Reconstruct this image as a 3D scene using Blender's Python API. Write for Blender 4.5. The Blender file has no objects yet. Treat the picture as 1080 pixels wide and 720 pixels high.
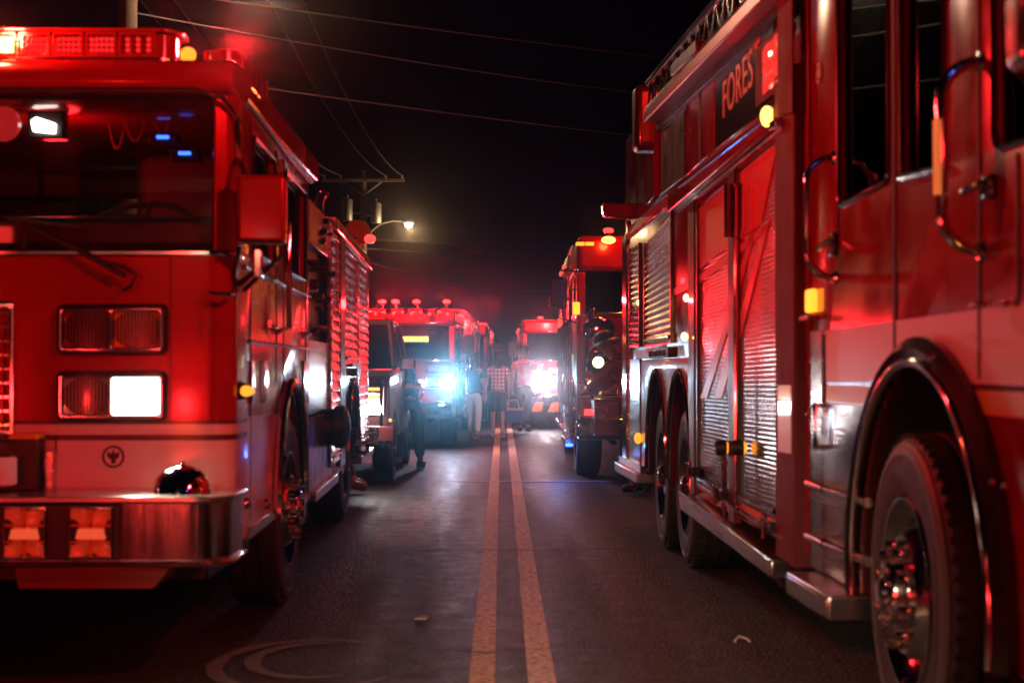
import bpy, math, random
from mathutils import Vector, Matrix, noise as mnoise
random.seed(7)
SC = bpy.context.scene
COL = SC.collection
F = 1727.0; VX = 524.0; VY = 388.0; CZ = 1.32     # camera constants measured on the photograph
rad = math.radians

# ------------------------------------------------------------------ materials
def nt(name):
    m = bpy.data.materials.new(name); m.use_nodes = True
    n = m.node_tree
    b = n.nodes['Principled BSDF']
    return m, n, b
def setp(b, **k):
    for kk, v in k.items():
        b.inputs[kk.replace('_', ' ')].default_value = v
def rgba(c): return (c[0], c[1], c[2], 1)
def add_noise(n, b, scale=8, rough=(.2, .4), col=None, bump=0, bscale=60, detail=6, stretch=None):
    tc = n.nodes.new('ShaderNodeTexCoord')
    src = tc.outputs['Object']
    if stretch:
        mp = n.nodes.new('ShaderNodeMapping'); mp.inputs['Scale'].default_value = stretch
        n.links.new(src, mp.inputs[0]); src = mp.outputs[0]
    nz = n.nodes.new('ShaderNodeTexNoise'); nz.inputs['Scale'].default_value = scale; nz.inputs['Detail'].default_value = detail
    n.links.new(src, nz.inputs['Vector'])
    mr = n.nodes.new('ShaderNodeMapRange'); mr.inputs[1].default_value = .3; mr.inputs[2].default_value = .7
    mr.inputs[3].default_value = rough[0]; mr.inputs[4].default_value = rough[1]
    n.links.new(nz.outputs[0], mr.inputs[0]); n.links.new(mr.outputs[0], b.inputs['Roughness'])
    if col:
        cr = n.nodes.new('ShaderNodeValToRGB')
        cr.color_ramp.elements[0].position = .3; cr.color_ramp.elements[0].color = rgba(col[0])
        cr.color_ramp.elements[1].position = .7; cr.color_ramp.elements[1].color = rgba(col[1])
        n.links.new(nz.outputs[0], cr.inputs[0]); n.links.new(cr.outputs[0], b.inputs['Base Color'])
    if bump:
        n2 = n.nodes.new('ShaderNodeTexNoise'); n2.inputs['Scale'].default_value = bscale; n2.inputs['Detail'].default_value = 4
        n.links.new(src, n2.inputs['Vector'])
        bp = n.nodes.new('ShaderNodeBump'); bp.inputs['Strength'].default_value = bump; bp.inputs['Distance'].default_value = .01
        n.links.new(n2.outputs[0], bp.inputs['Height']); n.links.new(bp.outputs[0], b.inputs['Normal'])
        return bp
M = {}
def mk(name, base, ro=.4, metal=0, coat=0, spec=.5, **k):
    m, n, b = nt(name)
    setp(b, Base_Color=rgba(base), Roughness=ro, Metallic=metal, Coat_Weight=coat)
    b.inputs['Specular IOR Level'].default_value = spec
    if coat: b.inputs['Coat Roughness'].default_value = .07
    if k: add_noise(n, b, **k)
    M[name] = m; return m
mk('paint', (.25, .003, .006), .35, coat=.22, spec=.6, scale=3, rough=(.12, .28), col=((.21, .0025, .005), (.29, .004, .007)), bump=.05, bscale=3)
M['paint'].node_tree.nodes['Principled BSDF'].inputs['Specular Tint'].default_value = (1, .16, .16, 1)
mk('paint_dark', (.07, .004, .006), .5, coat=.35, scale=5, rough=(.3, .5), bump=.04, bscale=4)
mk('white_paint', (.62, .58, .55), .35, coat=.8, scale=6, rough=(.25, .5), col=((.55, .51, .49), (.64, .60, .58)), bump=.04, bscale=5)
mk('reflective_yellow', (.62, .36, .02), .4, coat=.5)
mk('reflective_stripe', (.7, .62, .58), .35, coat=.3, scale=30, rough=(.3, .5))
mk('chrome', (.75, .74, .74), .08, metal=1, scale=12, rough=(.05, .14))
mk('aluminium', (.58, .58, .59), .22, metal=1, scale=4, rough=(.14, .32), bump=.10, bscale=18, stretch=(1, .15, 3))
mk('slat', (.60, .60, .62), .25, metal=1, scale=2, rough=(.22, .30), detail=1)
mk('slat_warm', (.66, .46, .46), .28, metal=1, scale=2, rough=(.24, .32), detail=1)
mk('slat_red', (.50, .016, .02), .22, coat=1, scale=9, rough=(.18, .36), stretch=(1, .3, 5))
mk('decal_red', (.70, .12, .10), .35, coat=.4)
mk('rubber', (.020, .020, .021), .62, scale=20, rough=(.5, .75), col=((.016, .016, .017), (.035, .033, .032)), bump=.25, bscale=120)
mk('rubber_rib', (.075, .072, .075), .5)
mk('black', (.012, .012, .013), .38, scale=20, rough=(.3, .5))
mk('black_trim', (.02, .018, .018), .2, coat=.5)
mk('dark_void', (.006, .006, .006), .9)
mk('matte_red', (.10, .005, .008), .7, scale=6, rough=(.6, .8))
mk('seam', (.015, .004, .004), .6)
mk('vinyl', (.14, .03, .03), .55, scale=30, rough=(.5, .7), bump=.2, bscale=80)
mk('interior', (.10, .03, .03), .6)
mk('interior_red', (.24, .03, .03), .55)
mk('wood', (.10, .065, .045), .85, scale=3, rough=(.8, .95), col=((.07, .045, .03), (.15, .10, .07)), bump=.5, bscale=30, stretch=(6, 6, .4))
mk('galv', (.30, .30, .31), .5, metal=.7)
mk('wire', (.045, .04, .04), .6)
mk('skin', (.48, .27, .20), .5)
mk('hair', (.06, .03, .02), .5, scale=60, rough=(.4, .6), bump=.6, bscale=90, stretch=(4, 4, .4))
mk('hair_light', (.18, .10, .05), .5, scale=60, rough=(.4, .6), bump=.6, bscale=90, stretch=(4, 4, .4))
mk('red_shirt', (.50, .05, .05), .8, bump=.3, bscale=25)
mk('navy', (.018, .022, .04), .85, bump=.3, bscale=25, scale=10, rough=(.8, .9))
mk('denim_dark', (.025, .03, .05), .85, bump=.3, bscale=30, scale=10, rough=(.8, .9))
mk('white_cloth', (.6, .6, .6), .85, bump=.3, bscale=20, scale=10, rough=(.8, .9))
mk('turnout', (.035, .028, .022), .85, bump=.4, bscale=18, scale=10, rough=(.8, .9))
mk('red_coat', (.42, .02, .03), .75, bump=.4, bscale=14, scale=10, rough=(.7, .85))
mk('shoe', (.03, .03, .03), .5)
mk('shoe_white', (.6, .6, .6), .5)
mk('tan_leather', (.30, .16, .08), .5, scale=20, rough=(.4, .6), bump=.3, bscale=30)
mk('blue_plastic', (.02, .10, .5), .35)
mk('gold', (.55, .26, .10), .35, metal=.2)
mk('bulb_off', (.65, .6, .55), .12, metal=.6)
mk('amber_lens', (.75, .26, .02), .15, coat=1)
mk('red_lens', (.22, .006, .006), .15, coat=1)
mk('iron', (.05, .048, .046), .5, metal=.6)
mk('bumper_chrome', (.85, .82, .82), .12, metal=1, scale=3, rough=(.08, .2), bump=.35, bscale=14, stretch=(3, 3, .15))
mk('bell_chrome', (.72, .70, .70), .06, metal=1)

# bump in a diamond pattern for tread plate
def treadplate(name, col, metal=1, rough=.25, sc=38):
    m, n, b = nt(name)
    setp(b, Base_Color=rgba(col), Metallic=metal, Roughness=rough)
    tc = n.nodes.new('ShaderNodeTexCoord')
    sep = n.nodes.new('ShaderNodeSeparateXYZ'); n.links.new(tc.outputs['Object'], sep.inputs[0])
    def mth(op, a, bb=None):
        x = n.nodes.new('ShaderNodeMath'); x.operation = op
        for i, s in enumerate((a, bb)):
            if s is None: continue
            if isinstance(s, (int, float)): x.inputs[i].default_value = s
            else: n.links.new(s, x.inputs[i])
        return x.outputs[0]
    h = mth('ADD', mth('ADD', sep.outputs[0], sep.outputs[1]), 0)
    u = mth('MULTIPLY', mth('ADD', h, sep.outputs[2]), sc)
    v = mth('MULTIPLY', mth('SUBTRACT', mth('SUBTRACT', sep.outputs[0], sep.outputs[1]), sep.outputs[2]), sc)
    fu = mth('ABSOLUTE', mth('SUBTRACT', mth('FRACT', u), .5)); fv = mth('ABSOLUTE', mth('SUBTRACT', mth('FRACT', v), .5))
    d1 = mth('LESS_THAN', mth('ADD', mth('MULTIPLY', fu, 1.0), mth('MULTIPLY', fv, 2.6)), .42)
    u2 = mth('ADD', u, .5); v2 = mth('ADD', v, .5)
    fu2 = mth('ABSOLUTE', mth('SUBTRACT', mth('FRACT', u2), .5)); fv2 = mth('ABSOLUTE', mth('SUBTRACT', mth('FRACT', v2), .5))
    d2 = mth('LESS_THAN', mth('ADD', mth('MULTIPLY', fu2, 2.6), mth('MULTIPLY', fv2, 1.0)), .42)
    hh = mth('MAXIMUM', d1, d2)
    bp = n.nodes.new('ShaderNodeBump'); bp.inputs['Strength'].default_value = 1; bp.inputs['Distance'].default_value = .004
    n.links.new(hh, bp.inputs['Height']); n.links.new(bp.outputs[0], b.inputs['Normal'])
    M[name] = m
treadplate('tread', (.55, .55, .56))
treadplate('tread_red', (.45, .10, .10), metal=.6, rough=.35)

def emis(name, col, s, base=None, rough=.2):
    m, n, b = nt(name)
    setp(b, Base_Color=rgba(base or col), Roughness=rough)
    b.inputs['Emission Color'].default_value = rgba(col); b.inputs['Emission Strength'].default_value = s
    M[name] = m
RED = (1, .022, .028)
emis('lit_red', (1, .035, .03), 13, (.5, .01, .01))
emis('lit_beacon', (1, .018, .018), 7, (.5, .01, .01))
emis('lit_red_dim', (1, .03, .03), .5, (.45, .01, .01))
emis('lit_red_mid', (1, .05, .04), 2.0, (.5, .01, .01))
emis('lit_orange', (1, .16, .02), 14, (.7, .2, .02))
emis('lit_amber', (1, .30, .03), 2.6, (.7, .3, .02))
emis('lit_amber_hi', (1, .42, .10), 12, (.7, .3, .02))
emis('lit_white', (1, .82, .70), 12, (.8, .8, .8))
emis('lit_blue_white', (.55, .80, 1), 260, (.8, .8, .8))
emis('lit_far_white', (1, .93, .95), 260, (.8, .8, .8))
emis('lit_warm', (1, .62, .25), 60, (.8, .8, .8))
emis('lit_blue', (.03, .12, 1), 6, (.1, .1, .8))
emis('lit_green', (.4, 1, .35), 1.2, (.1, .5, .1))
emis('lit_spot', (.85, 1, .45), 6, (.8, .8, .6))

def glassmat(name, tint, dens):
    m = bpy.data.materials.new(name); m.use_nodes = True; n = m.node_tree; n.nodes.clear()
    o = n.nodes.new('ShaderNodeOutputMaterial'); mix = n.nodes.new('ShaderNodeMixShader')
    t = n.nodes.new('ShaderNodeBsdfTransparent'); t.inputs[0].default_value = rgba(tint)
    g = n.nodes.new('ShaderNodeBsdfGlossy'); g.inputs['Roughness'].default_value = .03; g.inputs[0].default_value = (.9, .9, .9, 1)
    fr = n.nodes.new('ShaderNodeFresnel'); fr.inputs[0].default_value = dens
    n.links.new(fr.outputs[0], mix.inputs[0]); n.links.new(t.outputs[0], mix.inputs[1]); n.links.new(g.outputs[0], mix.inputs[2])
    n.links.new(mix.outputs[0], o.inputs[0]); M[name] = m
glassmat('glass', (.75, .75, .75), 1.4)
glassmat('glass_dark', (.10, .09, .09), 1.45)
glassmat('lens', (.95, .9, .9), 1.4)

def plaid():
    m, n, b = nt('plaid'); setp(b, Roughness=.85)
    tc = n.nodes.new('ShaderNodeTexCoord'); mp = n.nodes.new('ShaderNodeMapping'); n.links.new(tc.outputs['Object'], mp.inputs[0])
    mix = None
    outs = []
    for ax, sc in (('X', 9), ('Z', 9)):
        w = n.nodes.new('ShaderNodeTexWave'); w.bands_direction = ax; w.inputs['Scale'].default_value = sc / 2.0
        n.links.new(mp.outputs[0], w.inputs[0]); outs.append(w.outputs['Fac'])
    mx = n.nodes.new('ShaderNodeMath'); mx.operation = 'MULTIPLY'; n.links.new(outs[0], mx.inputs[0]); n.links.new(outs[1], mx.inputs[1])
    cr = n.nodes.new('ShaderNodeValToRGB'); e = cr.color_ramp.elements
    e[0].position = .05; e[0].color = (.5, .10, .12, 1); e[1].position = .6; e[1].color = (.85, .78, .76, 1)
    n.links.new(mx.outputs[0], cr.inputs[0]); n.links.new(cr.outputs[0], b.inputs['Base Color']); M['plaid'] = m
plaid()

def asphalt():
    m, n, b = nt('asphalt')
    tc = n.nodes.new('ShaderNodeTexCoord')
    L = n.links.new
    def noise(sc, det=6, r=.6, stretch=None):
        src = tc.outputs['Object']
        if stretch:
            mp = n.nodes.new('ShaderNodeMapping'); mp.inputs['Scale'].default_value = stretch; L(src, mp.inputs[0]); src = mp.outputs[0]
        z = n.nodes.new('ShaderNodeTexNoise'); z.inputs['Scale'].default_value = sc; z.inputs['Detail'].default_value = det; z.inputs['Roughness'].default_value = r
        L(src, z.inputs['Vector']); return z.outputs[0]
    big = noise(.7, 5); mid = noise(6, 8, .7); fine = noise(48, 3, .65)
    tracks = noise(1.5, 3, .5, (1.4, .05, 1))
    vor = n.nodes.new('ShaderNodeTexVoronoi'); vor.inputs['Scale'].default_value = 55; L(tc.outputs['Object'], vor.inputs['Vector'])
    cr = n.nodes.new('ShaderNodeValToRGB'); e = cr.color_ramp.elements
    e[0].position = .3; e[0].color = (.018, .018, .019, 1); e[1].position = .72; e[1].color = (.044, .042, .045, 1)
    ad = n.nodes.new('ShaderNodeMath'); ad.operation = 'ADD'; L(mid, ad.inputs[0]); L(big, ad.inputs[1])
    ml = n.nodes.new('ShaderNodeMath'); ml.operation = 'MULTIPLY'; ml.inputs[1].default_value = .5; L(ad.outputs[0], ml.inputs[0])
    L(ml.outputs[0], cr.inputs[0])
    # pale aggregate chips, brightened to carry the stone glints
    chip = n.nodes.new('ShaderNodeMapRange'); chip.inputs[1].default_value = .60; chip.inputs[2].default_value = .70; L(fine, chip.inputs[0])
    mixc = n.nodes.new('ShaderNodeMixRGB'); mixc.inputs[2].default_value = (.34, .32, .31, 1)
    L(chip.outputs[0], mixc.inputs[0]); L(cr.outputs[0], mixc.inputs[1]); L(mixc.outputs[0], b.inputs['Base Color'])
    mr = n.nodes.new('ShaderNodeMapRange'); mr.inputs[1].default_value = .35; mr.inputs[2].default_value = .65; mr.inputs[3].default_value = .36; mr.inputs[4].default_value = .72; b.inputs['Specular IOR Level'].default_value = .35
    a2 = n.nodes.new('ShaderNodeMath'); a2.operation = 'ADD'; L(tracks, a2.inputs[0]); L(mid, a2.inputs[1])
    m2 = n.nodes.new('ShaderNodeMath'); m2.operation = 'MULTIPLY'; m2.inputs[1].default_value = .5; L(a2.outputs[0], m2.inputs[0])
    L(m2.outputs[0], mr.inputs[0]); L(mr.outputs[0], b.inputs['Roughness'])
    h1 = n.nodes.new('ShaderNodeMath'); h1.operation = 'MULTIPLY_ADD'; h1.inputs[1].default_value = .6
    L(vor.outputs['Distance'], h1.inputs[0]); L(fine, h1.inputs[2])
    h2 = n.nodes.new('ShaderNodeMath'); h2.operation = 'MULTIPLY_ADD'; h2.inputs[1].default_value = 2.0; L(mid, h2.inputs[0]); L(h1.outputs[0], h2.inputs[2])
    bp = n.nodes.new('ShaderNodeBump'); bp.inputs['Strength'].default_value = .9; bp.inputs['Distance'].default_value = .022
    L(h2.outputs[0], bp.inputs['Height']); L(bp.outputs[0], b.inputs['Normal'])
    M['asphalt'] = m
    # road paint: worn over the asphalt; the paler yellow has light painted in
    for nm, col in (('line_yellow', (.75, .42, .14)), ('line_yellow_lit', (.80, .60, .44)), ('line_white', (.6, .58, .55))):
        m, n, b = nt(nm); L = n.links.new
        tc2 = n.nodes.new('ShaderNodeTexCoord')
        z = n.nodes.new('ShaderNodeTexNoise'); z.inputs['Scale'].default_value = 26; z.inputs['Detail'].default_value = 8; z.inputs['Roughness'].default_value = .75
        L(tc2.outputs['Object'], z.inputs['Vector'])
        c = n.nodes.new('ShaderNodeValToRGB'); e = c.color_ramp.elements
        e[0].position = .38; e[0].color = (.07, .06, .055, 1); e[1].position = .52; e[1].color = rgba(col)
        L(z.outputs[0], c.inputs[0]); L(c.outputs[0], b.inputs['Base Color']); b.inputs['Roughness'].default_value = .55
        f = n.nodes.new('ShaderNodeTexNoise'); f.inputs['Scale'].default_value = 110; L(tc2.outputs['Object'], f.inputs['Vector'])
        bp = n.nodes.new('ShaderNodeBump'); bp.inputs['Strength'].default_value = .5; bp.inputs['Distance'].default_value = .005
        L(f.outputs[0], bp.inputs['Height']); L(bp.outputs[0], b.inputs['Normal'])
        M[nm] = m
asphalt()
mk('light_ring', (.17, .17, .17), .5, scale=40, rough=(.4, .7), col=((.04, .04, .04), (.24, .24, .24)), bump=.5, bscale=110)
mk('crack', (.008, .008, .008), .9)
mk('dirt', (.03, .035, .02), .95, scale=4, rough=(.9, 1), col=((.015, .02, .01), (.05, .05, .03)), bump=.6, bscale=20)

# ------------------------------------------------------------------ mesh helpers
def V(*a): return Vector(a)
class MB:
    def __init__(s): s.v = []; s.f = []
    def add(s, vs, fs):
        o = len(s.v); s.v += [Vector(p) for p in vs]; s.f += [tuple(i + o for i in f) for f in fs]; return s
    def hexa(s, p):
        return s.add(p, [(0, 3, 2, 1), (4, 5, 6, 7), (0, 1, 5, 4), (1, 2, 6, 5), (2, 3, 7, 6), (3, 0, 4, 7)])
    def box(s, x0, x1, y0, y1, z0, z1):
        return s.hexa([(x0, y0, z0), (x1, y0, z0), (x1, y1, z0), (x0, y1, z0), (x0, y0, z1), (x1, y0, z1), (x1, y1, z1), (x0, y1, z1)])
    def prism(s, poly, off):
        n = len(poly); a = [Vector(p) for p in poly]; b = [p + Vector(off) for p in a]
        return s.add(a + b, [tuple(range(n))[::-1], tuple(range(n, 2 * n))] + [(i, (i + 1) % n, (i + 1) % n + n, i + n) for i in range(n)])
    def tube(s, pts, r, n=8, closed=False, caps=True):
        pts = [Vector(p) for p in pts]; m = len(pts)
        rs = r if isinstance(r, (list, tuple)) else [r] * m
        up = None; rings = []
        for i in range(m):
            if closed: t = pts[(i + 1) % m] - pts[i - 1]
            else: t = pts[min(i + 1, m - 1)] - pts[max(i - 1, 0)]
            t.normalize()
            if up is None:
                up = Vector((0, 0, 1)) if abs(t.z) < .9 else Vector((1, 0, 0))
            u = up - t * up.dot(t)
            if u.length < 1e-5: u = t.orthogonal()
            u.normalize(); up = u; w = t.cross(u)
            rings.append([pts[i] + (u * math.cos(2 * math.pi * k / n) + w * math.sin(2 * math.pi * k / n)) * rs[i] for k in range(n)])
        vs = [p for rg in rings for p in rg]; fs = []
        for i in range(m if closed else m - 1):
            j = (i + 1) % m
            for k in range(n):
                k2 = (k + 1) % n; fs.append((i * n + k, i * n + k2, j * n + k2, j * n + k))
        if caps and not closed:
            fs.append(tuple(range(n))[::-1]); fs.append(tuple((m - 1) * n + k for k in range(n)))
        return s.add(vs, fs)
    def lathe(s, prof, c, axis, n=32, closed=False):
        c = Vector(c); a = Vector(axis).normalized(); u = a.orthogonal().normalized(); w = a.cross(u)
        vs = []; fs = []; m = len(prof)
        for (r, t) in prof:
            for k in range(n):
                an = 2 * math.pi * k / n
                vs.append(c + a * t + (u * math.cos(an) + w * math.sin(an)) * max(r, 1e-4))
        for i in range(m if closed else m - 1):
            j = (i + 1) % m
            for k in range(n):
                k2 = (k + 1) % n; fs.append((i * n + k, i * n + k2, j * n + k2, j * n + k))
        return s.add(vs, fs)
    def ball(s, c, r, sc=(1, 1, 1), n=12, m=8):
        c = Vector(c); vs = []; fs = []
        for i in range(m + 1):
            ph = math.pi * i / m
            for k in range(n):
                th = 2 * math.pi * k / n
                vs.append(c + Vector((math.sin(ph) * math.cos(th) * sc[0], math.sin(ph) * math.sin(th) * sc[1], math.cos(ph) * sc[2])) * r)
        for i in range(m):
            for k in range(n):
                k2 = (k + 1) % n; fs.append((i * n + k, i * n + k2, (i + 1) * n + k2, (i + 1) * n + k))
        return s.add(vs, fs)
    def build(s, name, mat, parent=None, bevel=0, smooth=40, seg=2):
        me = bpy.data.meshes.new(name)
        loc = Vector((0, 0, 0))
        if parent is not None: loc = ORG[parent.name]
        me.from_pydata([tuple(p - loc) for p in s.v], [], s.f)
        me.validate()
        return fin(me, name, mat, parent, bevel, smooth, seg)
ORG = {}
def fin(me, name, mat, parent=None, bevel=0, smooth=40, seg=2, keep=False):
    import bmesh
    bm = bmesh.new(); bm.from_mesh(me)
    bmesh.ops.remove_doubles(bm, verts=bm.verts, dist=2e-5)
    bmesh.ops.recalc_face_normals(bm, faces=bm.faces); bm.to_mesh(me); bm.free()
    o = bpy.data.objects.new(name, me); COL.objects.link(o)
    me.materials.append(M[mat] if isinstance(mat, str) else mat)
    if smooth:
        me.polygons.foreach_set('use_smooth', [True] * len(me.polygons))
        me.set_sharp_from_angle(angle=rad(smooth))
    if bevel:
        b = o.modifiers.new('edge', 'BEVEL'); b.width = bevel; b.segments = seg; b.limit_method = 'ANGLE'; b.angle_limit = rad(35)
        b.harden_normals = False
    if parent is not None:
        o.parent = parent; ORG[o.name] = ORG[parent.name]
    else: ORG[o.name] = Vector((0, 0, 0))
    return o
def tag(o, label=None, cat=None, group=None, kind=None):
    if label: o['label'] = label
    if cat: o['category'] = cat
    if group: o['group'] = group
    if kind: o['kind'] = kind
    return o
def empty(name, loc, label=None, cat=None, group=None):
    o = bpy.data.objects.new(name, None); COL.objects.link(o); o.location = loc; o.empty_display_size = .2
    ORG[o.name] = Vector(loc); return tag(o, label, cat, group)
def sub(name, parent):
    o = bpy.data.objects.new(name, None); COL.objects.link(o); o.parent = parent; ORG[o.name] = ORG[parent.name]; return o
def lamp(loc, col, power, r, parent, kind='POINT', direction=None, size=60, blend=.6):
    ld = bpy.data.lights.new('lamp_bulb', kind); ld.color = col[:3]; ld.energy = power; ld.shadow_soft_size = r
    o = bpy.data.objects.new('lamp_bulb', ld); COL.objects.link(o)
    if kind == 'SPOT':
        ld.spot_size = rad(size); ld.spot_blend = blend
        o.rotation_euler = Vector(direction).to_track_quat('-Z', 'Y').to_euler()
    o.parent = parent; o.location = Vector(loc) - ORG[parent.name]
    return o
def P(px, py, Y): return Vector(((px - VX) / F * Y, Y, CZ - (py - VY) / F * Y))

class Side:
    """side face of a truck: x = a + k*Y, s=+1: truck to the right of the face, -1: to the left; d = depth into the truck"""
    def __init__(s, a, k, sg): s.a, s.k, s.s = a, k, sg
    def pt(s, Y, z, d=0): return Vector((s.a + s.k * Y + s.s * d, Y, z))
    def yz(s, px, py, d=0):
        Y = (s.a + s.s * d) / ((px - VX) / F - s.k); return (Y, CZ - (py - VY) / F * Y)
    def px(s, px, py, d=0): Y, z = s.yz(px, py, d); return s.pt(Y, z, d)
    def Y(s, px, d=0): return s.yz(px, 0, d)[0]
    def panel(s, mb, pxs, d0, d1):
        q = [s.yz(*p) for p in pxs]; mb.prism([s.pt(y, z, d0) for y, z in q], (s.s * (d1 - d0), 0, 0)); return mb
    def ypanel(s, mb, yzs, d0, d1):
        mb.prism([s.pt(y, z, d0) for y, z in yzs], (s.s * (d1 - d0), 0, 0)); return mb
    def box(s, mb, Y0, Y1, z0, z1, d0, d1):
        return s.ypanel(mb, [(Y0, z0), (Y1, z0), (Y1, z1), (Y0, z1)], d0, d1)
    def slats(s, mb, nb, ntp, fb, ft, n, amp, kind='round', d=0):
        """near bottom, near top, far bottom, far top as (Y, z)"""
        rows = []
        for k in range(n):
            if kind == 'round': rows += [((k + .02) / n, 0), ((k + .12) / n, .75), ((k + .35) / n, 1), ((k + .65) / n, 1), ((k + .88) / n, .75), ((k + .98) / n, 0)]
            else: rows += [((k + .0) / n, 1), ((k + .12) / n, .95), ((k + .92) / n, 0.1), ((k + .99) / n, 0)]
        vs = []
        for t, a in rows:
            for e in (0, 1):
                b, tp = ((nb, ntp), (fb, ft))[e]
                vs.append(s.pt(b[0] + (tp[0] - b[0]) * t, b[1] + (tp[1] - b[1]) * t, d - amp * a))
        fs = [(2 * i, 2 * i + 1, 2 * i + 3, 2 * i + 2) for i in range(len(rows) - 1)]
        return mb.add(vs, fs)
def plate(name, mat, parent, outline, holes, fn, thick, bevel=.004):
    """flat sheet with holes: 2D outline -> fn(a, b, c), c runs over the thickness"""
    cu = bpy.data.curves.new(name, 'CURVE'); cu.dimensions = '2D'; cu.fill_mode = 'BOTH'; cu.extrude = thick / 2; cu.bevel_depth = bevel; cu.bevel_resolution = 1; cu.offset = -bevel
    for lp in [outline] + holes:
        sp = cu.splines.new('POLY'); sp.points.add(len(lp) - 1)
        for i, p in enumerate(lp): sp.points[i].co = (p[0], p[1], 0, 1)
        sp.use_cyclic_u = True
    tmp = bpy.data.objects.new('tmp', cu); COL.objects.link(tmp)
    bpy.context.view_layer.update()
    me = bpy.data.meshes.new_from_object(tmp.evaluated_get(bpy.context.evaluated_depsgraph_get()))
    bpy.data.objects.remove(tmp)
    loc = ORG[parent.name] if parent is not None else Vector((0, 0, 0))
    kk = thick / (thick + 2 * bevel)
    for v in me.vertices: v.co = fn(v.co.x, v.co.y, v.co.z * kk + thick / 2) - loc
    me.materials.clear(); me.name = name
    return fin(me, name, mat, parent, 0, 40)
def rrect(a0, a1, b0, b1, r, n=5):
    out = []
    for (ca, cb, st) in ((a1 - r, b1 - r, 0), (a0 + r, b1 - r, 90), (a0 + r, b0 + r, 180), (a1 - r, b0 + r, 270)):
        for i in range(n + 1):
            an = rad(st + 90 * i / n); out.append((ca + r * math.cos(an), cb + r * math.sin(an)))
    return out
def quad_round(q, r, n=4):
    """round the corners of a quad of (a, b)"""
    out = []; m = len(q)
    for i in range(m):
        p = Vector(q[i]); a = (Vector(q[i - 1]) - p); b = (Vector(q[(i + 1) % m]) - p)
        a = p + a.normalized() * r; b = p + b.normalized() * r
        for k in range(n + 1):
            t = k / n; out.append(tuple(a * (1 - t) ** 2 + p * 2 * t * (1 - t) + b * t * t))
    return out
def arch(Yc, zc, ry, rz, z0, n=20, rev=False):
    """points of an arch from its far foot to its near foot"""
    a0 = math.asin(max(-1, (z0 - zc) / rz)); pts = []
    for i in range(n + 1):
        an = a0 + (math.pi - 2 * a0) * i / n; pts.append((Yc + ry * math.cos(an), zc + rz * math.sin(an)))
    return pts if not rev else pts[::-1]

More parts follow.
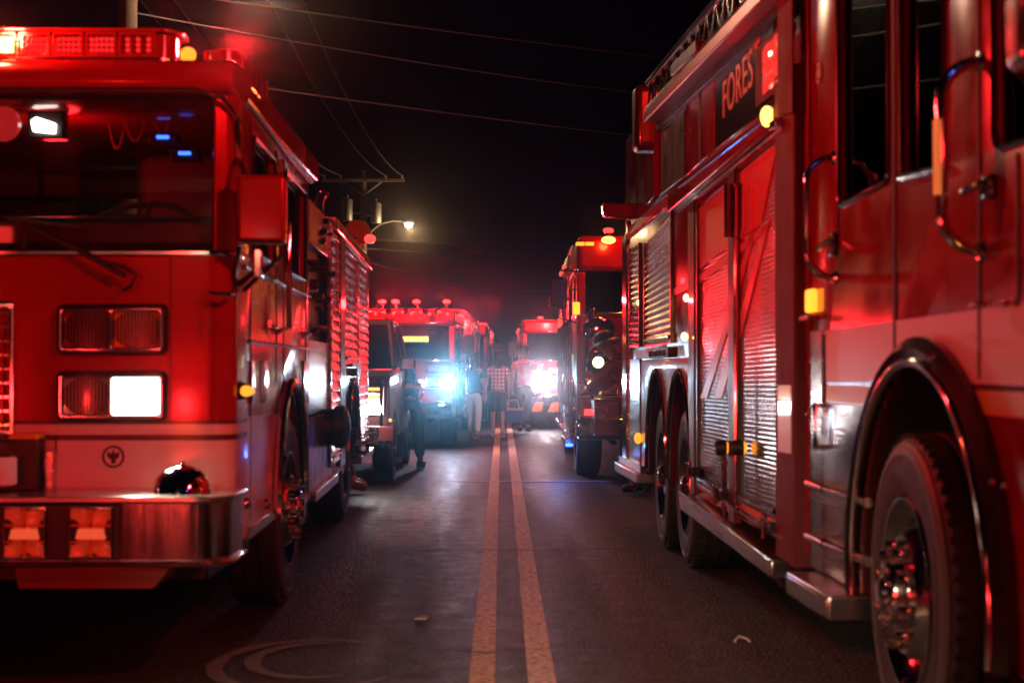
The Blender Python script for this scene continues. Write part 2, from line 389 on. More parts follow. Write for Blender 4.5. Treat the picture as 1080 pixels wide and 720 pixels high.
def wheel(parent, c, sg, r=.53, w=.30, nuts=10, style='steel', nseg=56):
    """c: centre of the outer face; axis points outward to the street (-sg x)"""
    W = sub('wheel', parent); c = Vector(c); ax = Vector((-sg, 0, 0))
    tp = [(r * .60, -.03), (r * .62, -.005), (r * .70, .004), (r * .80, .006), (r * .88, 0), (r * .94, -.012), (r * .985, -.03), (r, -.055)]
    tp += [(r, -w * .33), (r * .975, -w * .34), (r * .975, -w * .38), (r, -w * .39), (r, -w * .61), (r * .975, -w * .62), (r * .975, -w * .66), (r, -w * .67), (r, -w + .05), (r * .96, -w + .02), (r * .8, -w), (r * .6, -w + .03)]
    mb = MB().lathe(tp, c, ax, nseg)
    for k in range(nseg):                                       # shoulder lugs
        an = 2 * math.pi * k / nseg; u = Vector((0, math.cos(an), math.sin(an))); t = Vector((0, -math.sin(an), math.cos(an)))
        p = c + u * (r * .965) + ax * -.04
        q = [p + t * .009 + u * 0, p - t * .009, p - t * .010 + u * .018, p + t * .010 + u * .018]
        mb.hexa([a + ax * .022 for a in q] + [a - ax * .05 for a in q])
    mb.build('tyre', 'rubber', W, smooth=35)
    MB().lathe([(r * .945, -.010), (r * .94, -.006), (r * .915, .001), (r * .88, .006), (r * .85, .0065), (r * .84, .003)], c, ax, nseg).build('sidewall_band', 'rubber_rib', W)
    if style == 'front':
        MB().lathe([(r * .61, -.012), (r * .60, .006), (r * .585, .006), (r * .57, -.015), (r * .55, -.05), (r * .50, -.07), (r * .44, -.05), (r * .40, -.01), (r * .36, .012), (r * .22, .014), (r * .215, .018), (r * .21, .055), (r * .19, .068), (r * .10, .075), (r * .09, .09), (.001, .094)], c, ax, 48).build('rim', 'chrome', W)
        hb = MB()
        for k in range(10):
            an = 2 * math.pi * (k + .5) / 10; u = Vector((0, math.cos(an), math.sin(an)))
            hb.lathe([(.001, .006), (.022, .006), (.024, -.01)], c + u * r * .475 + ax * -.058, ax, 12)
        hb.build('hand_hole', 'dark_void', W)
        for rad_, cnt, hgt, rr_, dep in ((.30, nuts, .055, .018, .012), (.155, 8, .016, .010, .070)):
            base = None
            for k in range(cnt):
                an = 2 * math.pi * (k + .3) / cnt; off = Vector((0, math.cos(an), math.sin(an))) * r * rad_
                if base is None:
                    base = MB().lathe([(.001, hgt), (rr_ * .7, hgt * .95), (rr_, hgt * .7), (rr_, 0), (rr_ * 1.5, -.004)], c + off + ax * dep, ax, 12).build('lug_nut', 'chrome', W); base_off = off
                else:
                    o = base.copy(); COL.objects.link(o); o.parent = W; o.location = off - base_off
        return W
    rp = [(r * .61, -.012), (r * .60, .004), (r * .585, .004), (r * .57, -.02), (r * .545, -.06), (r * .50, -.11), (r * .46, -.13), (r * .34, -.135), (r * .30, -.12), (r * .27, -.06), (r * .25, -.045)]
    MB().lathe(rp, c, ax, 40).build('rim', 'chrome', W)
    MB().lathe([(.0, .0), (.05, -.004), (r * .13, -.02), (r * .15, -.05), (r * .25, -.05), (r * .26, -.062)], c - ax * -.03, ax, 24).build('hub_cap', 'chrome', W)
    hb = MB()
    for k in range(10):                                          # hand holes
        an = 2 * math.pi * (k + .5) / 10; p = c + Vector((0, math.cos(an), math.sin(an))) * r * .475 + ax * -.118
        hb.lathe([(.001, .012), (.026, .012), (.028, -.01)], p, ax, 12)
    hb.build('hand_hole', 'dark_void', W)
    base = None
    for k in range(nuts):
        an = 2 * math.pi * k / nuts
        off = Vector((0, math.cos(an), math.sin(an))) * r * .36
        if base is None:
            base = MB().lathe([(.001, .045), (.012, .043), (.017, .034), (.018, .0), (.024, -.004)], c + off + ax * -.125, ax, 10).build('lug_nut', 'chrome', W)
            base_off = off
        else:
            o = base.copy(); COL.objects.link(o); o.parent = W; o.location = off - base_off
    return W

# ------------------------------------------------------------------ ROAD, GROUND, SKY
def structure():
    g = MB(); g.add([(-200, -60, -.03), (200, -60, -.03), (200, 400, -.03), (-200, 400, -.03)], [(0, 1, 2, 3)])
    tag(g.build('ground', 'dirt', smooth=0), kind='structure')
    g = MB(); g.add([(-5.2, -30, 0), (5.6, -30, 0), (5.6, 300, 0), (-5.2, 300, 0)], [(0, 1, 2, 3)])
    tag(g.build('road', 'asphalt', smooth=0), kind='structure')
    for x0, x1 in ((-5.35, -5.2), (5.6, 5.75)):
        tag(MB().box(x0, x1, -30, 300, -.03, .12).build('kerb', 'line_white', bevel=.01), kind='structure')
    def line(nm, mat, pts, w):
        mb = MB(); vs = []; n = 160
        for i in range(n + 1):
            y = 2 + (120 - 2) * (i / n) ** 1.8
            x = pts[0] + (y - 6.87) * .0030
            j = .006 * mnoise.noise(Vector((y * 1.3, x * 9, 1))) ; j2 = .006 * mnoise.noise(Vector((y * 1.7, x * 9, 5)))
            vs += [(x - w / 2 + j, y, .004), (x + w / 2 + j2, y, .004)]
        mb.add(vs, [(2 * i, 2 * i + 1, 2 * i + 3, 2 * i + 2) for i in range(n)])
        tag(mb.build(nm, mat, smooth=0), kind='structure')
    line('road_marking', 'line_yellow', (-.064,), .108)
    line('road_marking', 'line_yellow_lit', (.190,), .115)
    mb = MB(); mb.box(-.45, 1.35, 19.05, 19.17, .002, .006); tag(mb.build('road_marking', 'line_white', smooth=0), kind='structure')
    def crack(pts, w):
        vs = []
        n = 60
        for i in range(n + 1):
            t = i / n * (len(pts) - 1); k = min(int(t), len(pts) - 2); f = t - k
            x = pts[k][0] * (1 - f) + pts[k + 1][0] * f; y = pts[k][1] * (1 - f) + pts[k + 1][1] * f
            y += .05 * mnoise.noise(Vector((x * 5, y, 3))) + .02 * mnoise.noise(Vector((x * 23, y, 7)))
            ww = w * (.35 + .9 * abs(mnoise.noise(Vector((x * 9, y * 3, 9)))))
            vs += [(x, y - ww, .0065), (x, y + ww, .0065)]
        tag(MB().add(vs, [(2 * i, 2 * i + 1, 2 * i + 3, 2 * i + 2) for i in range(n)]).build('road_crack', 'crack', smooth=0), kind='structure')
    crack([(-1.2, 11.5), (-.4, 11.9), (.5, 11.85), (1.5, 12.0)], .022)
    crack([(-.40, 7.72), (-.05, 7.60), (.35, 7.75), (.9, 7.7)], .014)
    crack([(-2.6, 13.6), (-1.0, 14.2), (.2, 14.1)], .02)
    # rings of light painted pale on the asphalt beside the left engine
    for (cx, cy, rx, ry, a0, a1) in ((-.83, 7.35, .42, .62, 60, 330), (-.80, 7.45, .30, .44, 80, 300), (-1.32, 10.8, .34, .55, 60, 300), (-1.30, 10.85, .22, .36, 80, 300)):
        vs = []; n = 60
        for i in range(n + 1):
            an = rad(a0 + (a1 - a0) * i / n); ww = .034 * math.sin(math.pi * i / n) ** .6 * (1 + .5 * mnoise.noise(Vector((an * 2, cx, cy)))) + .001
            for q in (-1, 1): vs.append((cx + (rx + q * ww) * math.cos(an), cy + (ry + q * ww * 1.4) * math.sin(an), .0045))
        tag(MB().add(vs, [(2 * i, 2 * i + 1, 2 * i + 3, 2 * i + 2) for i in range(n)]).build('road_light_ring', 'light_ring', smooth=0), kind='structure')
    crack([(-.6, 16.6), (.7, 16.9), (1.6, 16.8)], .025)
structure()

w = bpy.data.worlds.new('World'); SC.world = w; w.use_nodes = True
wn = w.node_tree; bg = wn.nodes['Background']
sky = wn.nodes.new('ShaderNodeTexSky'); sky.sky_type = 'NISHITA'; sky.sun_disc = False
sky.sun_elevation = rad(-4); sky.sun_rotation = rad(180)
mx = wn.nodes.new('ShaderNodeMixRGB'); mx.blend_type = 'MULTIPLY'; mx.inputs[0].default_value = 1; mx.inputs[2].default_value = (1.0, .55, .9, 1)
wn.links.new(sky.outputs[0], mx.inputs[1]); ad = wn.nodes.new('ShaderNodeMixRGB'); ad.blend_type = 'ADD'; ad.inputs[0].default_value = 1; ad.inputs[2].default_value = (1.6, .8, 3.0, 1)
wn.links.new(mx.outputs[0], ad.inputs[1]); wn.links.new(ad.outputs[0], bg.inputs[0]); bg.inputs[1].default_value = .0004

# ------------------------------------------------------------------ ENGINE A (left, near)
def headlamp_pair(root, x0, x1, z0, z1, Y, left, right, name):
    """chrome bezel with two rectangular lamps; left/right = material names"""
    bz = sub(name, root)
    xm = (x0 + x1) / 2; fr = .017
    plate('bezel', 'chrome', bz, rrect(x0, x1, z0, z1, .022), [rrect(x0 + fr, xm - .006, z0 + fr, z1 - fr, .012)[::-1], rrect(xm + .006, x1 - fr, z0 + fr, z1 - fr, .012)[::-1]],
          lambda a, b, c: Vector((a, Y - c, b)), .045, .005)
    plate('gasket', 'black_trim', bz, rrect(x0 - .014, x1 + .014, z0 - .014, z1 + .014, .03), [], lambda a, b, c: Vector((a, Y + .003 - c, b)), .016, .004)
    for (a0, a1, mt) in ((x0 + fr, xm - .006, left), (xm + .006, x1 - fr, right)):
        if mt == 'lit':
            plate('headlight', 'lit_white', bz, rrect(a0 + .004, a1 - .004, z0 + fr + .004, z1 - fr - .004, .01), [], lambda a, b, c: Vector((a, Y - .010 - c, b)), .02, .003)
            lamp(((a0 + a1) / 2 + .16, Y - .10, z0 + .02), (1, .78, .50), 4, .02, root, 'SPOT', (.1, -.6, -1), 120, .8)
            lamp(((a0 + a1) / 2, Y - .14, (z0 + z1) / 2), (1, .80, .55), 60, .04, root, 'SPOT', (.60, -.75, -.70), 72, .8)
        else:
            # reflector bowl and a ribbed lens
            mb = MB(); n = 7
            cx, cz = (a0 + a1) / 2, (z0 + z1) / 2; hw, hh = (a1 - a0) / 2 - .003, (z1 - z0) / 2 - fr - .003
            g = []
            for i in range(n + 1):
                for j in range(n + 1):
                    u, v = -1 + 2 * i / n, -1 + 2 * j / n
                    g.append((cx + u * hw, Y - .004 - .012 * (u * u * .6 + v * v * .6), cz + v * hh))
            mb.add(g, [(i * (n + 1) + j, i * (n + 1) + j + 1, (i + 1) * (n + 1) + j + 1, (i + 1) * (n + 1) + j) for i in range(n) for j in range(n)])
            mb.build('reflector', mt, bz)
            rb = MB()
            for k in range(13):
                xx = cx - hw + (k + .5) * 2 * hw / 13; rb.tube([(xx, Y - .021, cz - hh), (xx, Y - .021, cz + hh)], .0016, 6)
            rb.build('lens_rib', mt, bz)
    return bz

def truck_a():
    S = Side(-.9925, -.0194, -1)
    FY = 7.04; sc = F / FY
    X = lambda px: (px - VX) / sc
    Z = lambda py: CZ - (py - VY) / sc
    xr = S.pt(FY, 0).x; xl = xr - 2.45; xc = (xr + xl) / 2
    R = empty('fire_engine', (xc, 11.5, 0), 'red fire engine with big flat windshield and one lit headlight facing the camera', 'fire engine', 'fire engines parked in two rows')
    YR = 16.7
    # ---- cab front, lower: rounded corner section
    def section(Y1, z0, z1, name, mat, ins=0.0, r=.11, bevel=.004, fy=FY):
        poly = [(xr - ins, Y1)]
        for i in range(9):
            an = rad(90 * i / 8); poly.append((xr - ins - r + r * math.cos(an), fy + r - r * math.sin(an)))
        for i in range(9):
            an = rad(90 + 90 * i / 8); poly.append((xl + ins + r + r * math.cos(an), fy + r - r * math.sin(an)))
        poly.append((xl + ins, Y1))
        return MB().prism([(a, b, z0) for a, b in poly], (0, 0, z1 - z0)).build(name, mat, R, bevel)
    section(7.42, 1.09, 1.80, 'front_panel', 'paint')
    section(7.42, .56, 1.09, 'lower_front_panel', 'white_paint')
    section(7.42, 1.80, 1.828, 'windshield_sill_trim', 'chrome', -.012, .12, .008, fy=FY - .012)
    # pin stripes
    section(7.41, Z(447), Z(443), 'pinstripe', 'paint_dark', -.002, .112, 0, fy=FY - .002)
    section(7.41, Z(464), Z(458), 'pinstripe', 'paint_dark', -.002, .112, 0, fy=FY - .002)
    # access door seam
    MB().box(X(60), X(60) + .006, FY - .003, FY + .01, .81, Z(459)).build('seam', 'seam', R)
    MB().box(X(180), X(180) + .004, FY - .0025, FY + .01, Z(443), 1.79).build('seam', 'seam', R)
    # ---- cab sides with windows and wheel arch
    z0 = .57
    wc = (9.15, .53)
    roof = 2.50
    ar = arch(wc[0], wc[1] + .05, .70, .66, z0, 22)
    out = [(7.42, z0), (7.42, roof), (10.35, roof), (10.35, .52)] + ar
    w1 = rrect(7.62, 8.52, 1.86, 2.40, .05); w2 = rrect(8.98, 10.12, 1.86, 2.40, .05)
    for sd, f in ((0, lambda a, b, c: S.pt(a, b, c)), (1, lambda a, b, c: S.pt(a, b, 2.45 - c))):
        plate('cab_side', 'paint', R, out, [w1[::-1], w2[::-1]], f, .05)
        for wn_ in (w1, w2):
            plate('side_window', 'glass', R, wn_, [], (lambda a, b, c: S.pt(a, b, .02 + c)) if sd == 0 else (lambda a, b, c: S.pt(a, b, 2.41 + c)), .006, .0)
    # window rubber
    for wn_ in (w1, w2):
        MB().tube([S.pt(a, b, -.004) for a, b in wn_], .012, 6, closed=True).build('window_seal', 'black_trim', R)
    # lower white band of the side, laid on the paint
    lo = [(7.43, z0 + .004), (7.43, 1.10), (8.40, 1.10)] + [(a, b) for a, b in arch(wc[0], wc[1] + .05, .705, .665, 1.10, 2)][2:] 
    q = [(7.43, z0 + .004), (7.43, 1.10)] + [p for p in arch(wc[0], wc[1] + .05, .712, .672, z0 + .004, 30, rev=True) if p[0] < wc[0] and p[1] < 1.10]
    q = [(7.43, z0 + .004), (7.43, 1.10)] + q[2:][::-1] if q[2][1] < q[-1][1] else q
    plate('side_band', 'white_paint', R, q, [], lambda a, b, c: S.pt(a, b, -.004 + c * .9), .004, 0)
    q2 = [(10.34, .53), (10.34, 1.10)] + sorted([p for p in arch(wc[0], wc[1] + .05, .712, .672, z0 + .004, 30) if p[0] > wc[0] and p[1] < 1.10], key=lambda p: -p[1])
    plate('side_band', 'white_paint', R, q2, [], lambda a, b, c: S.pt(a, b, -.004 + c * .9), .004, 0)
    # skirt trim, door seams, chrome trim line
    mb = MB(); S.box(mb, 7.42, 8.42, .545, .60, -.02, .03); mb.build('rocker_trim', 'aluminium', R, .004)
    mb = MB(); S.box(mb, 9.86, 10.35, .50, .56, -.02, .03); mb.build('rocker_trim', 'aluminium', R, .004)
    for Yd in (7.56, 8.60, 8.95, 10.2):
        mb = MB(); zb = 1.25 if 8.5 < Yd < 9.9 else .62
        S.box(mb, Yd, Yd + .012, zb, 2.46, -.0055, .01); mb.build('door_seam', 'seam', R)
    mb = MB(); mb.tube([S.pt(7.3, 1.77, -.012), S.pt(10.35, 1.77, -.012)], .013, 8); mb.build('side_trim', 'chrome', R)
    mb = MB(); mb.tube([S.pt(7.45, 1.44, -.01), S.pt(10.35, 1.44, -.01)], .010, 8); mb.build('side_trim', 'chrome', R)
    # wheel arch flare
    fl = [S.pt(a, b, -.03) for a, b in arch(wc[0], wc[1] + .05, .70, .66, z0, 26)]
    MB().tube(fl, .028, 8).build('wheel_arch_trim', 'chrome', R)
    fl2 = [S.pt(a, b, .10) for a, b in arch(wc[0], wc[1] + .05, .715, .68, z0, 26)]
    vs = []; 
    for a, b in arch(wc[0], wc[1] + .05, .70, .66, z0, 26): vs += [S.pt(a, b, 0), S.pt(a, b, .75)]
    MB().add(vs, [(2 * i, 2 * i + 1, 2 * i + 3, 2 * i + 2) for i in range(26)]).build('wheel_well', 'dark_void', R)
    # ---- roof with visor brow
    prof = [(7.00, 2.50), (6.965, 2.52), (6.96, 2.565), (6.985, 2.61), (7.05, 2.645), (7.2, 2.665), (7.6, 2.672), (10.38, 2.64), (10.38, 2.50)]
    MB().prism([(xl + .0, a, b) for a, b in prof], (xr - xl, 0, 0)).build('roof', 'paint', R, .075, 50, 5)
    mb = MB()
    drip = [(xl + .05, 6.99, 2.505), (xr - .16, 6.985, 2.507), (xr - .05, 7.01, 2.48), (xr + .004, 7.10, 2.40), (xr + .004, 7.14, 2.2)]
    mb.tube(drip, .014, 8); mb.build('drip_rail', 'chrome', R)
    mb = MB(); mb.tube([S.pt(7.3, 2.52, -.015), S.pt(10.38, 2.50, -.015)], .016, 8); mb.build('gutter', 'chrome', R)
    mb = MB(); mb.tube([S.pt(7.5, 2.61, -.005), S.pt(10.38, 2.585, -.005)], .012, 8); mb.build('gutter', 'chrome', R)
    # A pillars
    for s_, xx in ((1, xr), (-1, xl)):
        mb = MB()
        p = [(xx, 7.42), (xx, 7.15), (xx - s_ * .03, 7.08), (xx - s_ * .09, 7.05), (xx - s_ * .10, 7.09), (xx - s_ * .06, 7.17), (xx - s_ * .05, 7.42)]
        mb.prism([(a, b, 1.82) for a, b in p], (0, 0, .70)); mb.build('pillar', 'paint', R, .01)
    mb = MB(); mb.box(xl + .08, xr - .08, 7.085, 7.10, 1.83, 2.51); mb.build('windshield', 'glass', R)
    mb = MB(); pts = [(xl + .09, 7.075, 1.845), (xr - .10, 7.075, 1.845), (xr - .10, 7.075, 2.495), (xl + .09, 7.075, 2.495)]
    mb.tube(pts, .016, 8, closed=True); mb.build('windshield_seal', 'black_trim', R)
    # interior
    mb = MB(); mb.box(xl + .08, xr - .08, 7.16, 7.18, 1.60, 1.955); mb.build('dash_front', 'interior_red', R, .01)
    mb = MB(); mb.box(xl + .08, xr - .08, 7.18, 7.62, 1.5, 1.985); mb.build('dashboard', 'black', R, .03)
    mb = MB(); mb.box(xl + .06, xr - .06, 7.45, 10.3, .95, 1.0); mb.build('cab_floor', 'black', R)
    def ylin(px, py, Y): return P(px, py, Y)
    # rear wall of the cab with two windows
    RYW = 10.26
    plate('rear_wall', 'interior', R, [(xl + .06, 1.0), (xr - .1, 1.0), (xr - .1, 2.5), (xl + .06, 2.5)], [rrect(P(78, 0, RYW).x, P(88, 0, RYW).x + .45, 1.9, 2.38, .04)[::-1]],
          lambda a, b, c: Vector((a, RYW + c, b)), .04)
    for (px0, px1, py0, py1) in ((-40, 40, 182, 208), (44, 84, 182, 208)):
        a, b = P(px0, py0, 9.9), P(px1, py1, 9.9)
        mb = MB(); mb.box(a.x, b.x, 9.9, 9.95, b.z, a.z); mb.build('rear_seat_back', 'interior_red', R, .02)
    # cross beam, engine hood
    a, b = P(95, 205, 9.2), P(150, 235, 9.2); mb = MB(); mb.box(xc - .35, a.x + .35, 8.3, 9.6, 1.0, 2.02); mb.build('engine_cover', 'vinyl', R, .06)
    a = P(153, 110, 9.6); mb = MB(); mb.box(a.x - .05, a.x + .05, 9.6, 9.7, 1.0, 2.5); mb.build('rear_post', 'interior_red', R, .01)
    # driver seat
    SY = 8.35; a, b = P(146, 163, SY), P(236, 232, SY); st = sub('driver_seat', R)
    mb = MB(); mb.box(a.x, b.x, SY, SY + .14, 1.55, a.z); mb.build('backrest', 'vinyl', st, .06, seg=4)
    mb = MB(); mb.box(a.x + .02, b.x - .02, SY - .45, SY + .05, 1.42, 1.56); mb.build('seat', 'vinyl', st, .05, seg=3)
    mb = MB(); mb.box(a.x + .1, b.x - .1, SY - .4, SY, .98, 1.43); mb.build('pedestal', 'black', st, .02)
    # steering wheel
    c = Vector((P(150, 0, 7.8).x, 7.80, 1.99)); ax = Vector((0, -.55, .83)).normalized(); u = Vector((1, 0, 0)); v_ = ax.cross(u)
    sw = sub('steering_wheel', R)
    ring = [c + (u * math.cos(2 * math.pi * k / 32) + v_ * math.sin(2 * math.pi * k / 32)) * .235 for k in range(32)]
    mb = MB(); mb.tube(ring, .016, 8, closed=True); mb.build('wheel_rim', 'black', sw)
    mb = MB()
    for an in (90, 210, 330):
        mb.tube([c - ax * .03, c + (u * math.cos(rad(an)) + v_ * math.sin(rad(an))) * .235], .012, 6)
    mb.lathe([(.001, .02), (.05, .015), (.055, -.04), (.03, -.06), (.03, -.4)], c, ax, 16); mb.build('wheel_spokes', 'black', sw)
    # hanging coiled cords and ceiling console
    mb = MB()
    for px0, px1, dp in ((112, 135, 50), (128, 158, 42), (160, 182, 36)):
        a, b = P(px0, 108, 7.9), P(px1, 106, 7.9); pts = []
        for i in range(13):
            t = i / 12; pts.append((a.x * (1 - t) + b.x * t, 7.9, a.z + (b.z - a.z) * t - dp / F * 7.9 * 4 * t * (1 - t)))
        mb.tube(pts, .006, 6)
    mb.build('coiled_cord', 'interior_red', R)
    a = P(45, 134, 7.5); lt = MB(); lt.prism([(a.x - .045, 7.5, a.z - .02), (a.x + .055, 7.5, a.z - .03), (a.x + .06, 7.5, a.z + .015), (a.x - .03, 7.5, a.z + .045), (a.x - .055, 7.5, a.z + .03)], (0, .02, 0)); lt.build('white_glint', 'lit_white', R, .004)  # glowing patch standing in for a white reflection
    mb = MB(); mb.box(a.x - .08, a.x + .09, 7.53, 7.62, a.z - .05, 2.5); mb.build('glint_backing', 'black', R, .01)
    a = P(2, 130, 7.35); MB().lathe([(.001, .02), (.06, .012), (.075, 0), (.08, -.03)], a, (0, -1, 0), 20).build('dash_beacon', 'lit_red_dim', R)
    mb = MB(); mb.tube([a + Vector((0, .03, 0)), a + Vector((0, .06, .12)), (a.x, 7.45, 2.51)], .012, 6); mb.build('beacon_stalk', 'black', R)
    for px_, py_ in ((172, 145), (195, 162)):
        a = P(px_, py_, 7.88); mb = MB(); mb.box(a.x - .028, a.x + .028, 7.86, 7.88, a.z - .007, a.z + .007); mb.build('blue_glow_bar', 'lit_blue', R)
        mb = MB(); mb.box(a.x - .07, a.x + .07, 7.88, 7.98, a.z - .03, a.z + .02); mb.build('glow_bar_box', 'black', R, .005)  # small blue glowing bar on a black box
    # red point lamp inside, no fixture, added to brighten the seats
    lamp((xc + .3, 7.7, 2.36), RED, 7.0, .08, R)
    a = P(153, 110, 7.3); mb = MB(); mb.box(a.x - .05, a.x + .05, 7.2, 7.26, a.z - .02, a.z + .03); mb.build('sun_visor_clip', 'interior_red', R, .005)
    # ---- lamps of the front
    zt = (Z(371), Z(324)); zb = (Z(441), Z(394)); x0, x1 = X(65), X(175)
    headlamp_pair(R, x0, x1, zt[0], zt[1], FY, 'red_lens', 'amber_lens', 'turn_signal')
    headlamp_pair(R, x0, x1, zb[0], zb[1], FY, 'bulb_off', 'lit', 'headlight_pair')
    headlamp_pair(R, 2 * xc - x1, 2 * xc - x0, zt[0], zt[1], FY, 'amber_lens', 'red_lens', 'turn_signal')
    headlamp_pair(R, 2 * xc - x1, 2 * xc - x0, zb[0], zb[1], FY, 'lit', 'bulb_off', 'headlight_pair')
    # grille
    g0, g1 = 2 * xc - X(18), X(18)
    gz0, gz1 = Z(460), Z(318)
    plate('grille_frame', 'chrome', R, rrect(g0, g1, gz0, gz1, .02), [rrect(g0 + .02, (g0 + g1) / 2 - .01, gz0 + .03, gz1 - .03, .01)[::-1], rrect((g0 + g1) / 2 + .01, g1 - .02, gz0 + .03, gz1 - .03, .01)[::-1]], lambda a, b, c: Vector((a, FY - c, b)), .03)
    mb = MB()
    for k in range(9):
        zz = gz0 + .05 + (gz1 - gz0 - .1) * k / 8; mb.box(g0 + .02, g1 - .02, FY - .016, FY - .002, zz - .006, zz + .006)
    mb.build('grille_slat', 'chrome', R, .002)
    mb = MB(); 
    for k in range(12):
        xx = g0 + .05 + (g1 - g0 - .1) * k / 11; mb.box(xx - .003, xx + .003, FY - .022, FY - .012, gz0 + .03, gz1 - .03)
    mb.build('grille_bar', 'paint', R)
    # emblem: ring with a spread eagle
    ex, ez, er = X(121), Z(481), .048
    MB().lathe([(er, 0), (er, .004), (er - .010, .004), (er - .010, 0)], (ex, FY - .001, ez), (0, -1, 0), 32, True).build('emblem_ring', 'black', R)
    eg = [(0, .032), (.006, .026), (.004, .016), (.012, .014), (.024, .024), (.027, .012), (.024, -.002), (.014, -.010), (.008, -.012), (.013, -.024), (.005, -.028), (0, -.033)]
    eg = eg + [(-a, b) for a, b in eg[-2:0:-1]]
    plate('emblem', 'black', R, [(ex + a, ez + b) for a, b in eg], [], lambda a, b, c: Vector((a, FY - .004 + c, b)), .004, 0)
    MB().lathe([(.001, 0), (er - .010, 0)], (ex, FY - .0015, ez), (0, -1, 0), 24).build('emblem_field', 'reflective_stripe', R)
    # ---- bumper
    BY = 6.56
    bx1 = -1.068; bx0 = 2 * xc - bx1
    def bsec(y0, z0_, z1_, name, mat, ins, bev=.006):
        r = .14; poly = [(bx1 - ins, 7.035)]
        for i in range(9):
            an = rad(90 * i / 8); poly.append((bx1 - ins - r + r * math.cos(an), y0 + r - r * math.sin(an)))
        for i in range(9):
            an = rad(90 + 90 * i / 8); poly.append((bx0 + ins + r + r * math.cos(an), y0 + r - r * math.sin(an)))
        poly.append((bx0 + ins, 7.035))
        return MB().prism([(a, b, z0_) for a, b in poly], (0, 0, z1_ - z0_)).build(name, mat, R, bev)
    bsec(BY + .03, .545, .785, 'bumper', 'bumper_chrome', .02, .01)
    bsec(BY, .783, .806, 'bumper_deck', 'tread', 0, .004)
    bsec(BY, .525, .548, 'bumper_lip', 'chrome', 0, .008)
    sB = F / BY
    mb = MB(); mb.box((-30 - VX) / sB, (127 - VX) / sB, BY + .010, BY + .06, .555, .775); mb.build('bumper_recess', 'black', R, .004)
    for (p0, p1) in ((6, 51), (75, 121)):
        a0, a1 = (p0 - VX) / sB, (p1 - VX) / sB; lm = sub('bumper_lamp', R)
        plate('lamp_bezel', 'chrome', lm, rrect(a0, a1, .562, .768, .01), [rrect(a0 + .008, a1 - .008, .57, .76, .008)[::-1]], lambda a, b, c: Vector((a, BY - .012 + c, b)), .02, .002)
        g = MB(); n = 8; vs = []
        for i in range(n + 1):
            for j in range(n + 1):
                u, v = -1 + 2 * i / n, -1 + 2 * j / n
                vs.append(((a0 + a1) / 2 + u * (a1 - a0) * .46, BY + .006 - .012 * math.cos(u * math.pi) * math.cos(v * 2.2), .665 + v * .094))
        g.add(vs, [(i * 9 + j, i * 9 + j + 1, (i + 1) * 9 + j + 1, (i + 1) * 9 + j) for i in range(n) for j in range(n)]); g.build('lens', 'lit_bumper', lm)
        m_ = (a0 + a1) / 2
        mb = MB(); mb.box(m_ - .006, m_ + .006, BY - .012, BY, .57, .76); mb.box(a0 + .008, a1 - .008, BY - .012, BY, .690, .698); mb.box(a0 + .008, a1 - .008, BY - .012, BY, .625, .631)
        mb.build('lens_rib', 'amber_lens', lm)
        MB().prism([(m_ - .06, BY - .015, .64), (m_ + .06, BY - .015, .64), (m_ + .05, BY - .015, .68), (m_ - .05, BY - .015, .68)], (0, .012, 0)).build('bulb_reflector', 'lit_bumper_hi', lm)
    s6 = F / 6.62
    mb = MB(); mb.prism([((18 - VX) / s6, 6.62, .518), ((182 - VX) / s6, 6.62, .518), ((162 - VX) / s6, 6.64, .43), ((20 - VX) / s6, 6.64, .43)], (0, .38, 0)); mb.build('underslung_step', 'tread_red', R, .004)
    # bell shaped siren on the bumper
    c = P(193, 516, 6.80); c.z = .806
    MB().lathe([(.001, .118), (.04, .112), (.075, .095), (.105, .06), (.118, .02), (.122, 0)], c, (0, 0, 1), 36).build('siren_bell', 'bell_chrome', R)
    MB().lathe([(.001, .13), (.012, .127), (.014, .114)], c, (0, 0, 1), 12).build('siren_nut', 'chrome', R)
    # hose well box with yellow lid
    a, b = P(20, 455, 6.95), P(44, 515, 6.95)
    mb = MB(); mb.box(a.x - .1, b.x, 6.9, 7.035, .807, 1.02); mb.build('hose_box', 'black', R, .006)
    mb = MB(); mb.box(a.x - .02, b.x, 6.895, 7.03, 1.021, 1.045); mb.build('hose_box_lid', 'reflective_yellow', R, .004)
    mb = MB(); mb.box(b.x + .01, b.x + .05, 6.97, 7.035, .807, .97); mb.build('bracket', 'aluminium', R, .003)
    # coiled hose at far left
    mb = MB()
    for k in range(7): mb.tube([P(-6, 508 - k * 4, 6.85) + Vector((.03 * math.cos(2 * math.pi * i / 20) * 3, .08 * math.sin(2 * math.pi * i / 20), 0)) for i in range(20)], .012, 6, closed=True)
    mb.build('coiled_hose', 'white_cloth', R)
    # wiper
    wp = sub('wiper', R)
    mb = MB(); mb.tube([P(28, 238, 7.0), P(80, 262, 6.985), P(132, 291, 6.97)], [.014, .012, .012], 6); mb.build('wiper_blade', 'black', wp)
    MB().tube([P(8, 232, 6.99), P(45, 236, 6.99), P(86, 240, 6.99)], .010, 6).build('wiper_link', 'black', wp); MB().tube([P(30, 236, 6.98), P(26, 262, 6.98)], .010, 6).build('wiper_link', 'black', wp)
    mb = MB()
    mb.tube([P(110, 276, 6.965), P(132, 282, 6.96), P(144, 290, 6.96), P(138, 302, 6.965), P(130, 307, 6.97)], .008, 6); mb.build('wiper_arm', 'black', wp)
    # handles beside the lamps, marker lights
    mb = MB(); a = P(222, 312, 7.02); b = P(246, 316, 7.02); mb.tube([P(220, 308, 7.02), P(222, 309, 6.97), P(243, 311, 6.97), P(246, 311, 7.02)], .010, 8)
